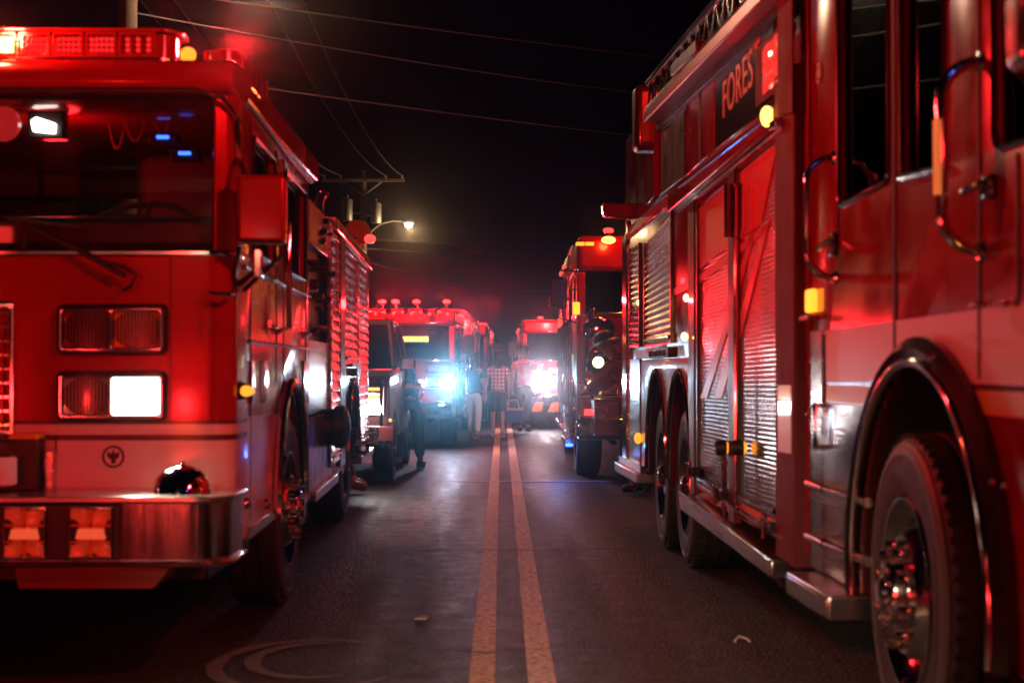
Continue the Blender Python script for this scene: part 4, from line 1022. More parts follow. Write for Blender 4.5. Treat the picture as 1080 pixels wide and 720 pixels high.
    for q in (wA, wBw):
        MB().tube([S.pt(a, b, -.022) for a, b in arch(q, .56, .55, .745, .55, 30)], .016, 8).build('arch_trim', 'chrome', R)
    # roller shutters
    def shutter(pxs, n, mat, kind, amp=.0035, nm='roller_shutter'):
        fb, ft, nt_, nb = [S.yz(*p) for p in pxs]      # far bottom, far top, near top, near bottom
        sh = sub(nm, R)
        mb = MB(); S.slats(mb, nb, nt_, fb, ft, n, amp, kind, -.006); mb.build('slats', mat, sh, smooth=25)
        tr = .028
        for e0, e1 in (((fb, ft), 1), ((nb, nt_), -1)):
            mb = MB(); s_ = e1 * .035; S.ypanel(mb, [e0[0], (e0[0][0] + s_, e0[0][1]), (e0[1][0] + s_, e0[1][1]), e0[1]], -tr, 0); mb.build('track', 'track_dark', sh, .003)
        mb = MB(); mb.tube([S.pt(fb[0] - .05, fb[1] + .045, -.03), S.pt(nb[0] + .05, nb[1] + .045, -.03)], .013, 8); mb.build('lift_bar', 'chrome', sh)
        return sh
    shutter([(740, 512), (740, 214), (774, 186), (774, 528)], 74, 'slat_body', 'round')
    shutter([(784, 532), (784, 177), (826, 143), (826, 550)], 74, 'slat_body', 'round')
    shutter([(683, 366), (683, 256), (711, 224), (711, 362)], 17, 'slat_bright', 'louvre', .022)
    shutter([(667, 366), (667, 262), (677, 256), (677, 366)], 17, 'slat_bright', 'louvre', .018)
    pan('lower_corner_panel', 'aluminium', [(661, 380), (676, 378), (676, 488), (661, 484)], -.012, 0)
    pan('end_post', 'chrome', [(660, 250), (664, 246), (664, 486), (660, 484)], -.03, 0)
    # posts between the shutters
    pan('body_post', 'paint_dark', [(731, 215), (737, 210), (737, 520), (731, 516)], -.03, 0)
    pan('body_post', 'paint_dark', [(776, 183), (782, 178), (782, 552), (776, 548)], -.04, 0)
    mb = MB(); mb.tube([S.px(776, 196, -.07), S.px(776, 540, -.07)], .010, 8); mb.build('post_trim', 'chrome', R)
    mb = MB(); mb.tube([S.px(764, 470, -.03), S.px(764, 545, -.03)], .014, 8); mb.build('post_trim', 'chrome', R)
    # three vertical chrome tubes
    for px_ in (767, 774, 783):
        mb = MB(); mb.tube([S.px(px_, 193, -.05), S.px(px_, 250, -.05)], .014, 8); mb.build('vertical_trim', 'chrome', R)
    # diagonal graphic: big open 7 with two legs
    def decal(name, mat, pxs, d=-.014):
        return pan(name, mat, pxs, d, d + .004, 0)
    decal('graphic_field', 'decal_red', [(784, 182), (824, 149), (806, 236), (784, 252)])
    decal('graphic_field', 'decal_red', [(740, 220), (774, 194), (774, 256), (740, 284)])
    decal('graphic_stripe', 'decal_red', [(712, 305), (740, 290), (740, 298), (712, 312)], -.012)
    decal('graphic_stripe', 'decal_red', [(740, 290), (774, 265), (774, 274), (740, 298)])
    decal('graphic_stripe', 'decal_red', [(784, 258), (816, 231), (812, 243), (784, 266)])
    decal('graphic_leg', 'decal_red', [(808, 240), (815, 234), (784, 356), (778, 352)], -.014)
    decal('graphic_leg', 'decal_red', [(794, 248), (800, 244), (770, 352), (764, 348)], -.014)
    decal('graphic_leg', 'decal_red', [(776, 350), (784, 348), (764, 420), (756, 420)], -.014)
    decal('graphic_leg', 'decal_red', [(764, 350), (771, 346), (748, 420), (741, 420)], -.014)
    # rub rail and ledge below the shutters
    fb, nb = S.yz(728, 517), S.yz(829, 590)
    mb = MB(); S.ypanel(mb, [(fb[0], fb[1] - .115), (nb[0], nb[1] - .085), nb, fb], -.07, .10); mb.build('rub_rail', 'aluminium', R, .006)
    mb = MB(); mb.tube([S.pt(fb[0], fb[1] - .004, -.07), S.pt(nb[0], nb[1] - .004, -.07)], .010, 8); mb.build('rail_edge', 'chrome', R)
    mb = MB(); mb.tube([S.px(737, 510, -.05), S.px(826, 567, -.05)], .012, 8); mb.build('rail_edge', 'chrome', R)
    pan('sill', 'decal_red', [(737, 506), (827, 553), (827, 566), (737, 514)], -.012, -.0, .002)
    for px_, py_ in ((766, 522), (818, 556), (736, 497)):
        lt = sub('door_latch', R); c = S.px(px_, py_, -.03)
        mb = MB(); mb.box(c.x - .05, c.x + .02, c.y - .05, c.y + .05, c.z - .03, c.z + .03); mb.build('latch_body', 'black_trim', lt, .01)
        mb = MB(); mb.tube([c + Vector((-.06, 0, .04)), c + Vector((-.06, 0, -.05))], .014, 8); mb.ball(c + Vector((-.06, -.02, .05)), .02); mb.build('latch_lever', 'chrome', lt)
    for px_ in (765, 783):
        c = S.px(px_, 472, -.045); ml = sub('marker_light', R)
        MB().ball(c, .036, (.7, 1, 1)).build('lens', 'lit_marker', ml); MB().lathe([(.04, .05), (.044, 0), (.036, -.006)], c, (-1, 0, 0), 16).build('base', 'black', ml)
    c = S.px(673, 462, -.03); MB().ball(c, .045, (.7, 1, 1)).build('marker_light', 'lit_marker', R)
    for px_, py_, r_ in ((724, 314, .030), (722, 355, .034), (674, 319, .03), (733, 356, .02)):
        MB().ball(S.px(px_, py_, -.02), r_, (.6, 1, .8)).build('side_warning_light', 'lit_amber_hi', R)  # glowing balls painted in for reflections of amber lamps
    # light over the fender
    a = S.px(684, 367, -.02); mb = MB(); S.box(mb, S.Y(712), S.Y(677), zf + .005, zf + .075, -.05, 0); mb.build('scene_bar', 'black', R, .006)
    mb = MB()
    for k in range(4): S.box(mb, S.Y(710) + k * .24, S.Y(710) + k * .24 + .18, zf + .015, zf + .06, -.056, -.05)
    mb.build('scene_bar_lens', 'chrome', R, .003)
    # tail step and rear end
    mb = MB(); S.box(mb, 12.75, 14.35, .42, .50, -.08, .2); mb.build('rear_step', 'tread', R, .008)
    mb = MB(); S.box(mb, 12.8, 14.3, .50, .56, -.05, 0); mb.build('step_edge', 'chrome', R, .003)
    # upper body: recess panel with name, frames, top rail
    pan('upper_frame', 'paint', [(690, 215), (690, 120), (697, 112), (697, 206)], -.05, 0)
    pan('upper_recess', 'paint_dark', [(697, 206), (697, 118), (728, 88), (728, 182)], -.012, 0)
    pan('upper_frame', 'paint', [(728, 184), (728, 84), (757, 58), (757, 158)], -.018, 0, .01)
    pan('frame_groove', 'seam', [(741, 172), (741, 74), (743, 72), (743, 170)], -.021, -.018, 0)
    pan('frame_trim', 'chrome', [(727, 185), (727, 86), (728.5, 85), (728.5, 184)], -.03, -.018, .001)
    pan('name_panel', 'black_trim', [(757, 158), (757, 60), (820, 0), (820, 108)], -.014, 0)
    pan('belt_panel', 'paint', [(712, 224), (712, 200), (828, 110), (828, 128)], -.05, 0, .008)
    mb = MB(); mb.tube([S.px(716, 197, -.055), S.px(812, 122, -.055)], .008, 6); mb.build('belt_trim', 'chrome', R)
    mb = MB(); mb.tube([S.px(738, 206, -.045), S.px(828, 134, -.045)], .014, 8); mb.build('door_head_trim', 'chrome', R)
    mb = MB(); mb.tube([S.px(664, 250, -.03), S.px(712, 212, -.03)], .016, 8); mb.build('door_head_trim', 'chrome', R)
    pan('head_panel', 'decal_red', [(664, 252), (664, 240), (712, 201), (712, 217)], -.02, 0)
    q0 = S.yz(766, 108, -.02)
    # name letters: each sits a little higher along the pitched body line
    nb_ = S.yz(806, 62, -.02)
    slope = (nb_[1] - q0[1]) / (q0[0] - nb_[0])
    L = txt('FOREST', .29, q0[0] + .12, q0[1] - .07, 'letter_gold', R, d=-.016, name='name_lettering', stretch=(q0[0] - nb_[0]) / 1.0, rise=.045)
    o_ = ORG[R.name]
    # decorative bright lamp housing and amber lamp
    lh = sub('scene_light', R)
    pan('light_frame', 'matte_red', [(804, 112), (804, 50), (836, 20), (836, 88)], -.03, -.015, .01, lh)
    mb = MB(); fl, fh = S.yz(806, 52, -.03), S.yz(834, 26, -.03); gl, gh = S.yz(806, 100, -.03), S.yz(834, 80, -.03)
    n = 10; vs = []
    for i in range(n + 1):
        for j in range(n + 1):
            u, v = i / n, j / n; a = Vector(fl) * (1 - u) * (1 - v) + Vector(fh) * u * (1 - v) + Vector(gl) * (1 - u) * v + Vector(gh) * u * v
            vs.append(S.pt(a[0], a[1], -.034 - .022 * abs(math.sin(u * 7)) * abs(math.sin(v * 9 + u * 3))))
    mb.add(vs, [(i * 11 + j, i * 11 + j + 1, (i + 1) * 11 + j + 1, (i + 1) * 11 + j) for i in range(n) for j in range(n)]); mb.build('faceted_lens', 'lit_red_glow', lh, smooth=10)
    c = S.px(810, 122, -.07); MB().ball(c, .040, (.8, 1, 1.25)).build('amber_marker', 'lit_amber_hi2', R)
    c = S.px(822, 130, -.06); mb = MB(); S.box(mb, c.y - .07, c.y + .07, c.z - .02, c.z + .02, -.09, -.05); mb.build('marker_shelf', 'chrome', R, .004)
    # sloping top rail (hose bed edge / ladder) with end cap
    tl = sub('roof_ladder', R)
    p0, p1 = S.yz(684, 112, -.10), S.yz(800, -14, -.10)
    Yn, zn = p1; 
    sl = (p0[1] - p1[1]) / (p0[0] - p1[0])
    Ye = 6.6; ze = p1[1] + sl * (Ye - p1[0])
    for d_ in (-.10, .32):
        for dz in (0, .19):
            mb = MB(); mb.tube([S.pt(p0[0], p0[1] + dz - .02, d_), S.pt(Ye, ze + dz - .02, d_)], .024, 8); mb.build('ladder_rail', 'aluminium', tl)
        mb = MB(); n = 34; pts = []
        for k in range(n + 1):
            Y = p0[0] + (Ye - p0[0]) * k / n; pts.append(S.pt(Y, p0[1] + sl * (Y - p0[0]) - .02 + (.19 if k % 2 else 0), d_))
        mb.tube(pts, .010, 6); mb.build('ladder_bracing', 'aluminium', tl)
    for k in range(16):
        Y = p0[0] + (Ye - p0[0]) * (k + .5) / 16; z = p0[1] + sl * (Y - p0[0]) - .02
        mb = MB(); mb.tube([S.pt(Y, z, -.10), S.pt(Y, z, .32)], .014, 8); mb.build('rung', 'aluminium', tl)
    mb = MB(); S.ypanel(mb, [(p0[0] + .05, p0[1] - .11), (Ye, ze - .11), (Ye, ze - .03), (p0[0] + .05, p0[1] - .03)], -.13, .06); mb.build('hose_bed_edge', 'tread_red', R, .01)
    mb = MB(); S.ypanel(mb, [(p0[0] + .05, p0[1] - .17), (Ye, ze - .17), (Ye, ze - .112), (p0[0] + .05, p0[1] - .112)], -.04, .06); mb.build('hose_bed_shadow_gap', 'black', R, .004)
    c0, c1 = S.yz(668, 105, -.15), S.yz(690, 145, -.15)
    mb = MB(); S.box(mb, c0[0] - .15, c0[0] + .1, c1[1] + .06, c0[1] + .10, -.15, .30); mb.build('ladder_end_cap', 'paint_dark', R, .05, seg=4)
    mb = MB(); S.box(mb, c0[0] - .16, c0[0] - .152, c1[1] + .12, c0[1] + .04, -.10, .25); mb.build('cap_inset', 'gold', R, .01)
    # bracket box on the recess
    pan('hand_rail_box', 'paint_dark', [(731, 80), (731, 68), (760, 40), (760, 54)], -.14, 0, .008)
    # rear scene light pod seen against the sky
    rp = sub('rear_light_pod', R); c = P(656, 222, 13.8)
    MB().hexa([c + Vector(v) for v in ((-.16, -.1, -.05), (.2, -.1, -.09), (.2, .1, -.09), (-.16, .1, -.05), (-.17, -.1, .06), (.2, -.1, .05), (.2, .1, .05), (-.17, .1, .06))]).build('pod_housing', 'paint', rp, .02)
    MB().tube([c + Vector((.05, 0, -.08)), c + Vector((.08, 0, -.2)), c + Vector((.10, .1, -.34)), c + Vector((.2, .1, -.36))], .022, 8).build('pod_arm', 'chrome', rp)
    # tail pipe bits under the corner
    mb = MB(); c = S.px(822, 606, -.0); mb.tube([c + Vector((0, 0, .08)), c, c + Vector((-.0, -.05, -.04))], .016, 8); mb.ball(c, .03); mb.build('drain_valve', 'chrome', R)
    mb = MB(); c = S.px(838, 612, .05); mb.box(c.x, c.x + .04, c.y - .04, c.y + .04, c.z - .05, c.z + .12); mb.build('bracket', 'chrome', R, .006)
    # chassis, wheels
    x0 = S.pt(7, 0, .7).x; MB().box(x0, x0 + .9, 3.0, 14.0, .50, .8).build('chassis', 'black', R, .01)
    mb = MB(); S.box(mb, 7.2, 9.8, .36, .52, .25, 2.2); mb.build('under_tank', 'black', R, .02)
    wheel(R, S.pt(5.58, .55, -.03), 1, r=.55, style='front')
    wheel(R, S.pt(wA, .53, .02), 1); wheel(R, S.pt(wBw, .53, .02), 1)
    for Yw in (5.60, wA, wBw):
        wheel(R, S.pt(Yw, .53, W - .06), -1)
        mb = MB(); mb.tube([S.pt(Yw, .53, .25), S.pt(Yw, .53, W - .25)], .07, 10); mb.build('axle', 'black', R)
    # cab light bar (above the frame): throws the red light on the street
    lb = sub('light_bar', R)
    for k in range(9):
        d0 = .12 + k * .25; q = MB().hexa([S.pt(3.1, 3.22, d0), S.pt(3.1, 3.22, d0 + .22), S.pt(3.42, 3.22, d0 + .22), S.pt(3.42, 3.22, d0), S.pt(3.1, 3.36, d0), S.pt(3.1, 3.36, d0 + .22), S.pt(3.42, 3.36, d0 + .22), S.pt(3.42, 3.36, d0)])
        q.build('light_module', 'lit_red_mid' if k % 2 else 'lit_red', lb, .02)
    MB().hexa([S.pt(3.08, 3.16, .1), S.pt(3.08, 3.16, 2.35), S.pt(3.44, 3.16, 2.35), S.pt(3.44, 3.16, .1), S.pt(3.08, 3.215, .1), S.pt(3.08, 3.215, 2.35), S.pt(3.44, 3.215, 2.35), S.pt(3.44, 3.215, .1)]).build('bar_base', 'chrome', lb)
    lamp(S.pt(3.6, 3.50, .30), RED, 500, .10, R)
    lamp(S.pt(3.55, 3.48, 1.2), RED, 320, .10, R)
    # unseen point lamps added about cab and bumper, to sparkle in the chrome
    for Y_, z_, d_, cl, p_ in ((2.6, 3.0, -.05, (.1, .2, 1), 3), (2.62, 1.1, .3, (1, .85, .75), 7), (2.62, 1.1, 2.1, (1, .85, .75), 7), (2.35, .9, -.08, (1, .3, .05), 5), (2.7, 2.2, -.10, RED, 12)):
        lamp(S.pt(Y_, z_, d_), cl, p_, .035, R)
    return R
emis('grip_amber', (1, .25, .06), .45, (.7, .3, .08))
emis('lit_marker_bright', (1, .30, .02), 2.2, (.7, .3, .02))
emis('lit_amber_hi2', (1, .45, .08), 4, (.7, .3, .02))
emis('lit_red_glow', (1, .08, .06), .35, (.6, .12, .1), .1)
mk('letter_gold', (.55, .36, .20), .4)
mk('track_dark', (.14, .12, .12), .3, metal=.9)
def doorskin():
    # painted aluminium slats: red lacquer above, bare metal low down
    m, n, b = nt('slat_body')
    tc = n.nodes.new('ShaderNodeTexCoord'); sp = n.nodes.new('ShaderNodeSeparateXYZ'); n.links.new(tc.outputs['Object'], sp.inputs[0])
    mr = n.nodes.new('ShaderNodeMapRange'); mr.inputs[1].default_value = 1.245; mr.inputs[2].default_value = 1.25
    n.links.new(sp.outputs[2], mr.inputs[0])
    mix = n.nodes.new('ShaderNodeMixRGB'); mix.inputs[1].default_value = (.27, .19, .22, 1); mix.inputs[2].default_value = (.50, .016, .02, 1)
    n.links.new(mr.outputs[0], mix.inputs[0]); n.links.new(mix.outputs[0], b.inputs['Base Color'])
    inv = n.nodes.new('ShaderNodeMath'); inv.operation = 'SUBTRACT'; inv.inputs[0].default_value = 1; n.links.new(mr.outputs[0], inv.inputs[1]); n.links.new(inv.outputs[0], b.inputs['Metallic'])
    add_noise(n, b, scale=2, rough=(.13, .22), detail=2); b.inputs['Coat Weight'].default_value = .6; b.inputs['Coat Roughness'].default_value = .05
    M['slat_body'] = m
doorskin()
mk('slat_bright', (.72, .50, .46), .24, metal=1, scale=2, rough=(.2, .28), detail=1)
truck_b()

# ------------------------------------------------------------------ the far engines
def far_engine(x0, x1, Y0, Y1, zt, k, label, street, wsh=(1.75, .32), lit=None, beacons=(), body_z=None, paint='paint'):
    """boxy engine facing the camera. x0..x1 front face, k: sideways drift of both sides per metre, street: +1 its street side is x1, -1 it is x0"""
    R = empty('fire_engine', ((x0 + x1) / 2, (Y0 + Y1) / 2, 0), label, 'fire engine', 'fire engines parked in two rows')
    Q = lambda x, y, z: Vector((x + k * (y - Y0), y, z))
    def bx(nm, mat, xa, xb, ya, yb, za, zb, bev=.01, par=R):
        return MB().hexa([Q(xa, ya, za), Q(xb, ya, za), Q(xb, yb, za), Q(xa, yb, za), Q(xa, ya, zb), Q(xb, ya, zb), Q(xb, yb, zb), Q(xa, yb, zb)]).build(nm, mat, par, bev)
    W = x1 - x0; xc = (x0 + x1) / 2; cabL = min(3.0, (Y1 - Y0) * .4)
    wz0, wz1 = wsh[0] - 0, zt - wsh[1]
    bx('front_panel', paint, x0, x1, Y0, Y0 + .25, .55, wz0, .05)
    bx('roof', paint, x0, x1, Y0 - .04, Y0 + cabL, wz1, zt, .07)
    bx('windshield', 'glass_dark', x0 + .08, x1 - .08, Y0 + .03, Y0 + .05, wz0, wz1, 0)
    bx('windshield_divider', 'black_trim', xc - .03, xc + .03, Y0 + .0, Y0 + .04, wz0, wz1, .004)
    for xa in (x0, x1 - .1): bx('pillar', paint, xa, xa + .1, Y0, Y0 + .16, wz0, wz1, .02)
    bx('cab_interior', 'interior', x0 + .1, x1 - .1, Y0 + cabL - .3, Y0 + cabL - .2, .8, wz1, 0)
    for i, xa in enumerate((x0 + .3, x1 - .85)):
        bx('cab_seat', 'vinyl', xa, xa + .5, Y0 + 1.0, Y0 + 1.15, 1.2, wz0 + .45, .05)
    bx('sill_trim', 'chrome', x0 - .01, x1 + .01, Y0 - .015, Y0 + .02, wz0 - .02, wz0 + .015, .006)
    bx('white_stripe', 'white_paint', x0 + .01, x1 - .01, Y0 - .006, Y0, .98, 1.14, 0)
    for xa in (x0, x1):
        s_ = 1 if xa == x1 else -1
        wa = Y0 + 1.25; wb = Y1 - 1.7
        side = Side(x0 - k * Y0, k, 1) if s_ < 0 else Side(x1 - k * Y0, k, -1)
        ar1 = arch(wa, .55, .66, .64, .5, 14); ar2 = arch(wb, .55, .66, .64, .5, 14)
        w1 = [(Y0 + .3, wz0 + .02), (Y0 + .3, wz1 - .03), (Y0 + 1.15, wz1 - .03), (Y0 + 1.15, wz0 + .02)]
        w2 = [(Y0 + 1.5, wz0 + .02), (Y0 + 1.5, wz1 - .03), (Y0 + cabL - .3, wz1 - .03), (Y0 + cabL - .3, wz0 + .02)]
        plate('cab_side', paint, R, [(Y0 + .2, .5), (Y0 + .2, wz1 + .02), (Y0 + cabL, wz1 + .02), (Y0 + cabL, .5)] + ar1, [w1, w2], lambda a, b, c: side.pt(a, b, c), .05, .004)
        for q in (w1, w2): plate('side_window', 'glass_dark', R, q, [], lambda a, b, c: side.pt(a, b, .02 + c), .006, 0)
        bz = (body_z or zt) - .08
        plate('body_side', 'aluminium' if s_ == street else paint, R, [(Y0 + cabL + .1, .5), (Y0 + cabL + .1, bz), (Y1, bz), (Y1, .5)] + ar2, [], lambda a, b, c: side.pt(a, b, c), .05, .004)
        ya = Y0 + cabL + .9; n = 3
        for i in range(n):
            y0_ = ya + (Y1 - ya) * i / n + .08; y1_ = ya + (Y1 - ya) * (i + 1) / n - .08
            zb_ = 1.32 if (y0_ < wb + .6 and y1_ > wb - .6) else .62
            mb = MB(); side.slats(mb, (y0_, zb_), (y0_, bz - .2), (y1_, zb_), (y1_, bz - .2), 20, .02, 'louvre', -.004); mb.build('roller_shutter', 'slat', R, smooth=20)
            mb = MB(); side.box(mb, y0_ - .05, y0_ - .005, .6, bz - .15, -.03, 0); mb.build('shutter_track', 'chrome', R, .003)
        mb = MB(); side.box(mb, Y0 + cabL + .1, ya - .05, .8, 1.6, -.02, 0); mb.build('pump_panel', 'tread', R, .004)
        for i in range(4):
            c = side.pt(Y0 + cabL + .25 + .15 * i, 1.25 + .12 * (i % 2), -.02); MB().lathe([(.05, -.02), (.05, .05), (.001, .06)], c, (s_, 0, 0), 12).build('gauge', 'chrome', R)
        for y_ in (Y0 + .22, Y0 + cabL - .1):
            mb = MB(); mb.tube([side.pt(y_, 1.0, 0), side.pt(y_, 1.0, -.07), side.pt(y_, wz1 - .2, -.07), side.pt(y_, wz1 - .2, 0)], .017, 8); mb.build('grab_rail', 'chrome', R)
        mb = MB(); side.box(mb, Y0 + 2, Y1, .44, .50, -.06, .1); mb.build('running_board', 'aluminium', R, .005)
        mb = MB(); side.box(mb, Y0 + .3, Y1, wz0 - .12, wz0 - .04, -.012, 0); mb.build('side_stripe', 'white_paint', R)
        for w_ in (wa, wb):
            wheel(R, side.pt(w_, .53, .03), -s_, nseg=32)
            MB().tube([side.pt(a, b, -.01) for a, b in arch(w_, .55, .66, .64, .5, 18)], .022, 6).build('arch_trim', 'chrome', R)
            bx('inner_fender', 'dark_void', xa - s_ * .5, xa - s_ * .45, w_ - .6, w_ + .6, .4, 1.2, 0)
        for i in range(3):
            c = side.pt(Y0 + cabL + 1.5 + i * 1.7, bz - .1, -.02); MB().ball(c, .04, (.7, 1.3, .8)).build('side_warning_light', 'lit_red_mid', R)
        # mirror with bracket
        mr = sub('side_mirror', R); mx_ = xa + s_ * .22
        MB().box(mx_ - .1, mx_ + .1, Y0 - .12, Y0 - .04, wz0 + .05, wz0 + .42).build('mirror_housing', 'black_trim', mr, .03)
        MB().tube([(xa, Y0 + .1, wz0 + .5), (mx_, Y0 - .08, wz0 + .5), (mx_, Y0 - .08, wz0 - .05), (xa, Y0 + .1, wz0 - .1)], .012, 6).build('mirror_bracket', 'chrome', mr)
    bz = (body_z or zt) - .08
    bx('body_box', 'paint_dark', x0 + .06, x1 - .06, Y0 + cabL + .1, Y1, 1.25, bz - .02)
    bx('chassis', 'black', xc - .5, xc + .5, Y0 + .3, Y1, .45, 1.0)
    bx('hose_bed', 'tread', x0 + .05, x1 - .05, Y0 + cabL + .2, Y1, bz - .01, bz + .12)
    # bumper, grille
    bx('bumper', 'bell_chrome', x0 - .02, x1 + .02, Y0 - .40, Y0 - .01, .50, .76, .06)
    bx('bumper_deck', 'tread', x0 + .02, x1 - .02, Y0 - .38, Y0 - .02, .762, .78, .004)
    plate('grille_frame', 'chrome', R, rrect(xc - .45, xc + .45, .85, wz0 - .15, .04), [rrect(xc - .4, xc + .4, .9, wz0 - .2, .03)[::-1]], lambda a, b, c: Q(a, Y0 - c, b), .04)
    for i in range(6):
        z_ = .93 + (wz0 - 1.2) * i / 5 + .02; bx('grille_slat', 'chrome', xc - .4, xc + .4, Y0 - .03, Y0 - .005, z_, z_ + .02, .003)
    for i, xa in enumerate((x0 + .08, x1 - .48)):
        hp = sub('headlight_pair', R)
        plate('bezel', 'chrome', hp, rrect(xa, xa + .4, 1.0, 1.19, .02), [rrect(xa + .015, xa + .195, 1.015, 1.175, .015)[::-1], rrect(xa + .205, xa + .385, 1.015, 1.175, .015)[::-1]], lambda a, b, c: Q(a, Y0 - .01 - c, b), .04)
        for j in (0, 1):
            cx = xa + .105 + .19 * j
            on = lit and lit[0] == (i, j)
            MB().lathe([(.001, .03), (.05, .024), (.08, .006), (.082, 0)], Q(cx, Y0 - .02, 1.095), (0, -1, 0), 20).build('headlight', lit[1] if on else 'bulb_off', hp)
        ts = sub('turn_signal', R)
        plate('bezel', 'chrome', ts, rrect(xa, xa + .4, 1.24, 1.40, .02), [rrect(xa + .015, xa + .385, 1.255, 1.385, .015)[::-1]], lambda a, b, c: Q(a, Y0 - .01 - c, b), .03)
        bx('lens', 'amber_lens' if i != (street > 0) else 'red_lens', xa + .018, xa + .382, Y0 - .025, Y0 - .005, 1.26, 1.38, .01, ts)
    wp = sub('wiper', R)
    for s_ in (-1, 1):
        MB().tube([Q(xc + s_ * .5, Y0 - .01, wz0 + .02), Q(xc + s_ * .15, Y0 - .01, wz0 + .28)], .012, 6).build('wiper_arm', 'black', wp)
    # beacons on the roof
    for (bxp, bz_, mt, sty) in beacons:
        b_ = sub('beacon', R); c = Q(bxp, Y0 + .05, bz_)
        MB().ball(c, .050, (1.3, .9, .7)).build('lens', mt, b_)
        MB().lathe([(.05, -.03), (.055, -.04), (.02, -.06), (.02, -max(.07, bz_ - zt))], c, (0, 0, 1), 16).build('base', 'chrome', b_)
    return R, Q

# engine D: left row, row of four beacons, orange windshield bar, blue-white headlight
def D():
    bc = [(P(px, 318, 27).x, P(0, 318, 27).z, 'lit_beacon', 0) for px in (403, 417, 439, 471)]
    R, Q = far_engine(-3.12, -.69, 27.0, 37.0, 2.30, .030, 'distant red fire engine with four roof beacons and a glaring blue-white headlight', 1, (1.45, .28), None, bc, 2.38)
    # orange strip light behind the windshield
    a, b = P(421, 354, 26.9), P(452, 361, 26.9)
    MB().box(a.x, b.x, 26.9, 26.97, b.z, a.z).build('strip_light_housing', 'black', R, .01)
    for i in range(6):
        xa = a.x + (b.x - a.x) * i / 6
        MB().box(xa + .006, xa + (b.x - a.x) / 6 - .006, 26.88, 26.9, b.z + .015, a.z - .015).build('strip_light', 'lit_orange', R, .004)
    # studs with a red glow painted on, chrome horns under the beacons
    for i in range(9):
        c = P(396 + i * 9.5, 331 - (i % 2) * 2, 26.9); MB().ball(c, .028).build('glowing_stud', 'lit_red_mid', R)
    for px in (410, 428, 449, 461):
        c = P(px, 328, 26.92); MB().lathe([(.015, -.15), (.02, -.05), (.05, .06), (.055, .07)], c, (0, -1, 0), 12).build('air_horn', 'chrome', R)
    c = P(473, 403, 26.55)
    MB().lathe([(.001, .02), (.065, .016), (.085, 0)], c, (0, -1, 0), 20).build('spot_lens', 'lit_blue_white', R)
    MB().lathe([(.086, .012), (.10, -.01), (.08, -.12), (.001, -.14)], c, (0, -1, 0), 20).build('spot_housing', 'chrome', R)
    lamp(c + Vector((0, -.12, 0)), (.40, .70, 1), 60, .05, R)
    lamp(c + Vector((0, -.16, 0)), (.20, .58, 1), 2400, .04, R, 'SPOT', Vector((0, 0, CZ)) - c, 5.5, 1)
    lamp(c + Vector((0, -.15, 0)), (.55, .76, 1), 26, .05, R, 'SPOT', (.05, -1, .01), 50, .8)
    [lamp(Q(b_[0], 26.75, b_[1] + .02), RED, 75, .03, R) for b_ in bc]
    lamp(Q(-.3, 33, 2.6), RED, 70, .1, R)
    return R
emis('lit_far_dim', (.8, .9, 1), 6, (.8, .8, .8))
D()
# the engine behind D: only a slice of its side shows
def D2():
    R, Q = far_engine(-2.62, -.22, 39.0, 47.0, 2.35, .012, 'farthest fire engine on the left, just a slice of red showing past another engine', 1, (1.5, .3), None, [(-.5, 2.42, 'lit_red_mid', 0)], 2.45)
    lamp(Q(-.6, 38.6, 2.7), RED, 60, .1, R)
D2()
def E():
    R, Q = far_engine(.56, 2.96, 36.0, 45.0, 2.38, .0, 'distant fire engine on the right with a white headlight glaring beside the man in red', -1, (1.5, .3), None, [(P(570, 0, 36).x, 2.42, 'lit_beacon', 0), (2.3, 2.42, 'lit_beacon', 0)], 2.45)
    c = P(573, 401, 35.5)
    MB().lathe([(.001, .02), (.08, .016), (.10, 0)], c, (0, -1, 0), 20).build('spot_lens', 'lit_far_white', R)
    MB().lathe([(.101, .012), (.12, -.01), (.10, -.12), (.001, -.14)], c, (0, -1, 0), 20).build('spot_housing', 'chrome', R)
    c2 = P(582, 391, 35.6); MB().ball(c2, .07, (1.3, .6, .8)).build('amber_flasher', 'lit_orange', R)
    for a0, a1 in ((559, 573), (577, 592)):
        p = [P(a0, 434, 35.55), P(a1 - 2, 434, 35.55), P(a1, 424, 35.55), P(a0 + 6, 424, 35.55)]
        MB().prism(p, (0, .03, 0)).build('bumper_panel', 'lit_bumper', R, .004)
    lamp(c + Vector((0, -.15, 0)), (.92, .84, 1), 60, .06, R)
    lamp(c + Vector((0, -.19, 0)), (.80, .72, 1), 1900, .05, R, 'SPOT', Vector((0, 0, CZ)) - c, 4.5, 1)
    lamp(c + Vector((0, -.2, 0)), (.92, .86, 1), 9, .06, R, 'SPOT', (-.035, -1, .01), 50, .8)
    lamp(Q(.96, 35.7, 2.44), RED, 80, .04, R)
E()
